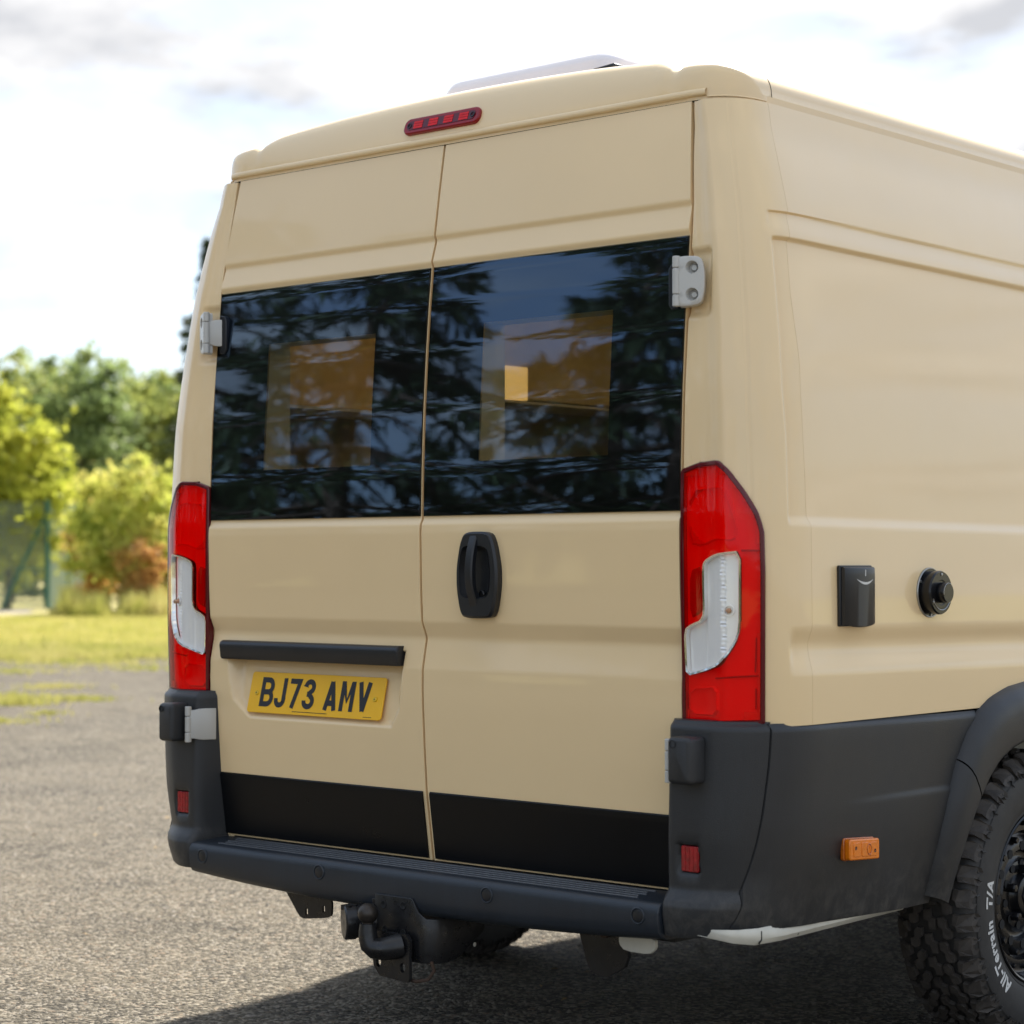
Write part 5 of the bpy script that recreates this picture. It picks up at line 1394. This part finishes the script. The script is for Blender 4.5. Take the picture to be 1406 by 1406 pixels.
# ---- wheels
RT = .372
def make_wheel():
    w = empty('wheel', (0, 0, 0), van)      # wheel axis along +x (outer side +x)
    HWID = .118
    m = MB()
    prof = [(.212, .080), (.216, .095), (.222, .101), (.235, .108), (.262, .1155), (.290, .1175), (.318, .1150), (.338, .1100), (.350, .100), (.3565, .080), (.359, .04), (.3595, 0)]
    prof = prof + [(r, -x) for r, x in prof[-2::-1]]
    m.lathe([(r, x) for r, x in prof], (0, 0, 0), (1, 0, 0), 96)
    m.lathe([(.2275, .1045), (.2290, .1072), (.2315, .1078), (.2335, .1066)], (0, 0, 0), (1, 0, 0), 96)
    m.lathe([(.326, .1128), (.3275, .1150), (.3295, .1140)], (0, 0, 0), (1, 0, 0), 96)
    m.build('tyre', 'rubber', w, angle=45)
    # tread lugs
    m = MB(); C = 2 * math.pi * RT; NP = 38; pitch = C / NP
    def rr(b): return interp(abs(b), [0, .05, .085, .100, .110, .116, .120], [.3715, .3715, .368, .362, .350, .334, .318])
    def lug(poly, h0, h1, taper=.0016):
        n = len(poly)
        cx = sum(p[0] for p in poly) / n; cy = sum(p[1] for p in poly) / n
        base = []; top = []
        for a, b in poly:
            th = a / RT
            for lst, f, dr in ((base, 1.0, -h0), (top, 1.0, h1)):
                aa, bb = (a, b) if lst is base else (a + (cx - a) * (taper / max(.004, abs(cx - a) + abs(cy - b))), b + (cy - b) * (taper / max(.004, abs(cx - a) + abs(cy - b))))
                th = aa / RT
                r = rr(bb); xs_ = bb
                if abs(bb) > .100:
                    k = (abs(bb) - .100) / .02; xs_ = math.copysign(.100 + .014 * min(1, k * 1.3), bb) + math.copysign(dr * .9 * min(1, k), bb)
                    r = r + dr * max(0, 1 - k * 1.0)
                else: r = r + dr
                lst.append((xs_, r * math.cos(th), r * math.sin(th)))
        b0 = len(m.v); m.v += base + top
        m.f.append(tuple(b0 + n + i for i in range(n)))
        for i in range(n): j = (i + 1) % n; m.f.append((b0 + i, b0 + j, b0 + n + j, b0 + n + i))
    Z1 = [(0, 0), (.34, -.02), (.50, .30), (.86, .36), (.95, .62), (.88, 1.0), (.55, 1.02), (.42, .66), (.10, .62), (-.05, .35)]
    Z2 = [(0.02, .02), (.45, 0), (.52, .38), (.90, .46), (.86, .98), (.40, 1.0), (.30, .60), (-.04, .52)]
    rnd = random.Random(3)
    for k in range(NP):
        a0 = k * pitch
        for s in (-1, 1):
            # shoulder lug, every other one longer and notched
            lng = .118 if k % 2 else .1135; ofs = pitch * (.5 if s < 0 else 0)
            sh = [(.06, .068), (.50, .064), (.58, .074), (.80, .078), (.80, .100), (.84, lng - .004), (.62, lng), (.55, lng - .006), (.36, lng - .004), (.20, lng), (.03, lng - .003), (.0, .098), (.10, .084)]
            lug([(a0 + ofs + u * pitch, s * b) for u, b in sh], .012, .0005)
            # siped block of the intermediate row
            ofs2 = pitch * (.28 if s > 0 else .78)
            lug([(a0 + ofs2 + (u * .92) * pitch, s * (.024 + b * .038)) for u, b in Z1], .010, .0003)
        lug([(a0 + (u * .90) * pitch, -.0185 + b * .037) for u, b in Z2], .010, .0003)
    tr = m.build('tread', 'tread', w, smooth=False)
    # sipes cut as thin dark strips would be too fine to see; scuff ribs between the shoulder lugs instead
    m = MB()
    for k in range(NP):
        a = (k * pitch) / RT
        for s in (-1, 1):
            t = a + (.0 if s > 0 else pitch * .5 / RT)
            p = [(.3395, .1105), (.331, .1150), (.322, .1175)]
            m.tube([(s * x, r * math.cos(t + dt), r * math.sin(t + dt)) for (r, x), dt in zip(p, (.03, .05, .038))], .0026, 5)
    m.build('shoulder_rib', 'rubber', w)
    # rim
    m = MB()
    m.lathe([(.200, -.10), (.205, .05), (.2165, .088), (.2205, .0975), (.2205, .1035), (.2170, .1060), (.2120, .1035), (.2090, .092), (.2000, .084), (.1990, .070), (.1960, .060), (.1890, .0575), (.1760, .0600), (.1650, .0590), (.1610, .0500), (.1560, .0450), (.1500, .0470), (.1380, .0560), (.1330, .0575), (.1180, .0580), (.1130, .0530), (.1090, .0400), (.1000, .0370), (.0900, .0400), (.0850, .0470), (.0700, .0500), (.0560, .0500), (.0520, .0560), (.0480, .0720), (.0440, .0740), (.0001, .0745)], (0, 0, 0), (1, 0, 0), 80)
    m.build('rim', 'gloss_black', w, angle=40)
    def bit(name, mat, prof, org, n):
        q = MB(); q.lathe(prof, org, (1, 0, 0), n); q.build(name, mat, w, angle=35)
    for k in range(20):
        a = 2 * math.pi * k / 20; bit('rim_bolt', 'gloss_black', [(.0062, 0), (.0062, .006), (.0048, .0085), (.0001, .0088)], (.0595, .1825 * math.cos(a), .1825 * math.sin(a)), 8)
    for k in range(12):
        a = 2 * math.pi * (k + .5) / 12; bit('rim_bolt', 'gloss_black', [(.0085, -.004), (.0085, .012), (.0068, .015), (.0001, .015)], (.052, .147 * math.cos(a), .147 * math.sin(a)), 10)
    for k in range(5):
        a = 2 * math.pi * (k + .2) / 5; bit('wheel_nut', 'gloss_black', [(.0125, 0), (.0120, .020), (.009, .024), (.0001, .025)], (.050, .065 * math.cos(a), .065 * math.sin(a)), 6)
    for k in range(12):
        a = 2 * math.pi * k / 12; bit('rim_hole', 'dark', [(.0125, .0008), (.0001, .0010)], (.0585, .1255 * math.cos(a), .1255 * math.sin(a)), 14)
    for k in range(10):
        a = 2 * math.pi * (k + .3) / 10; bit('rim_hole', 'dark', [(.011, .0008), (.0001, .001)], (.0505, .078 * math.cos(a), .078 * math.sin(a)), 12)
    m = MB(); m.lathe([(.030, 0), (.030, .004), (.0001, .0055)], (.0745, 0, 0), (1, 0, 0), 6); m.build('hub_cap', 'trim', w)
    # raised white sidewall lettering
    cu = bpy.data.curves.new('lettering', 'FONT'); cu.body = 'All-Terrain  T/A'; cu.size = .060; cu.align_x = 'LEFT'; cu.shear = .12; cu.offset = .0022; cu.space_character = 1.10; cu.resolution_u = 3
    to = bpy.data.objects.new('lettering_src', cu); COL.objects.link(to); bpy.context.view_layer.update()
    me = bpy.data.meshes.new_from_object(to.evaluated_get(bpy.context.evaluated_depsgraph_get()))
    COL.objects.unlink(to); bpy.data.objects.remove(to)
    bm = bmesh.new(); bm.from_mesh(me)
    bmesh.ops.subdivide_edges(bm, edges=[e for e in bm.edges if e.calc_length() > .012], cuts=2)
    r0 = .2520
    for v_ in bm.verts:
        ang = math.atan2(0, 1) + LET0 + v_.co.x * .70 / (r0 + .015) ; r = r0 + v_.co.y * .86
        xo = interp(r, [.235, .262, .290, .318], [.108, .1155, .1175, .1150]) + .0012
        v_.co = (xo, -r * math.sin(ang) * -1, r * math.cos(ang))
    bmesh.ops.recalc_face_normals(bm, faces=bm.faces); bm.to_mesh(me); bm.free()
    me.materials.clear(); me.materials.append(M['white_letter'])
    lo = bpy.data.objects.new('sidewall_lettering', me); COL.objects.link(lo); lo.parent = w
    return w
LET0 = rad(-141)
def copy_tree(o, parent):
    c = o.copy(); COL.objects.link(c); c.parent = parent
    for ch in list(o.children): copy_tree(ch, c)
    return c
wh = make_wheel()
XW = .932
wheels = [wh, copy_tree(wh, van), copy_tree(wh, van), copy_tree(wh, van)]
for w_, (sx, y) in zip(wheels, ((1, 1.21), (-1, 1.21), (1, 4.11), (-1, 4.11))):
    w_.location = (sx * XW, y, RT); w_.scale = (.94, 1, 1)
    if sx < 0: w_.rotation_euler = (0, 0, math.pi)
# parts hang under empties that have a position: keep the meshes, built in world space, where they are
for o in list(van.children):
    if o in wheels: continue
    for ch in o.children:
        if o.type == 'EMPTY': ch.matrix_parent_inverse = Matrix.Translation(-Vector(o.location))
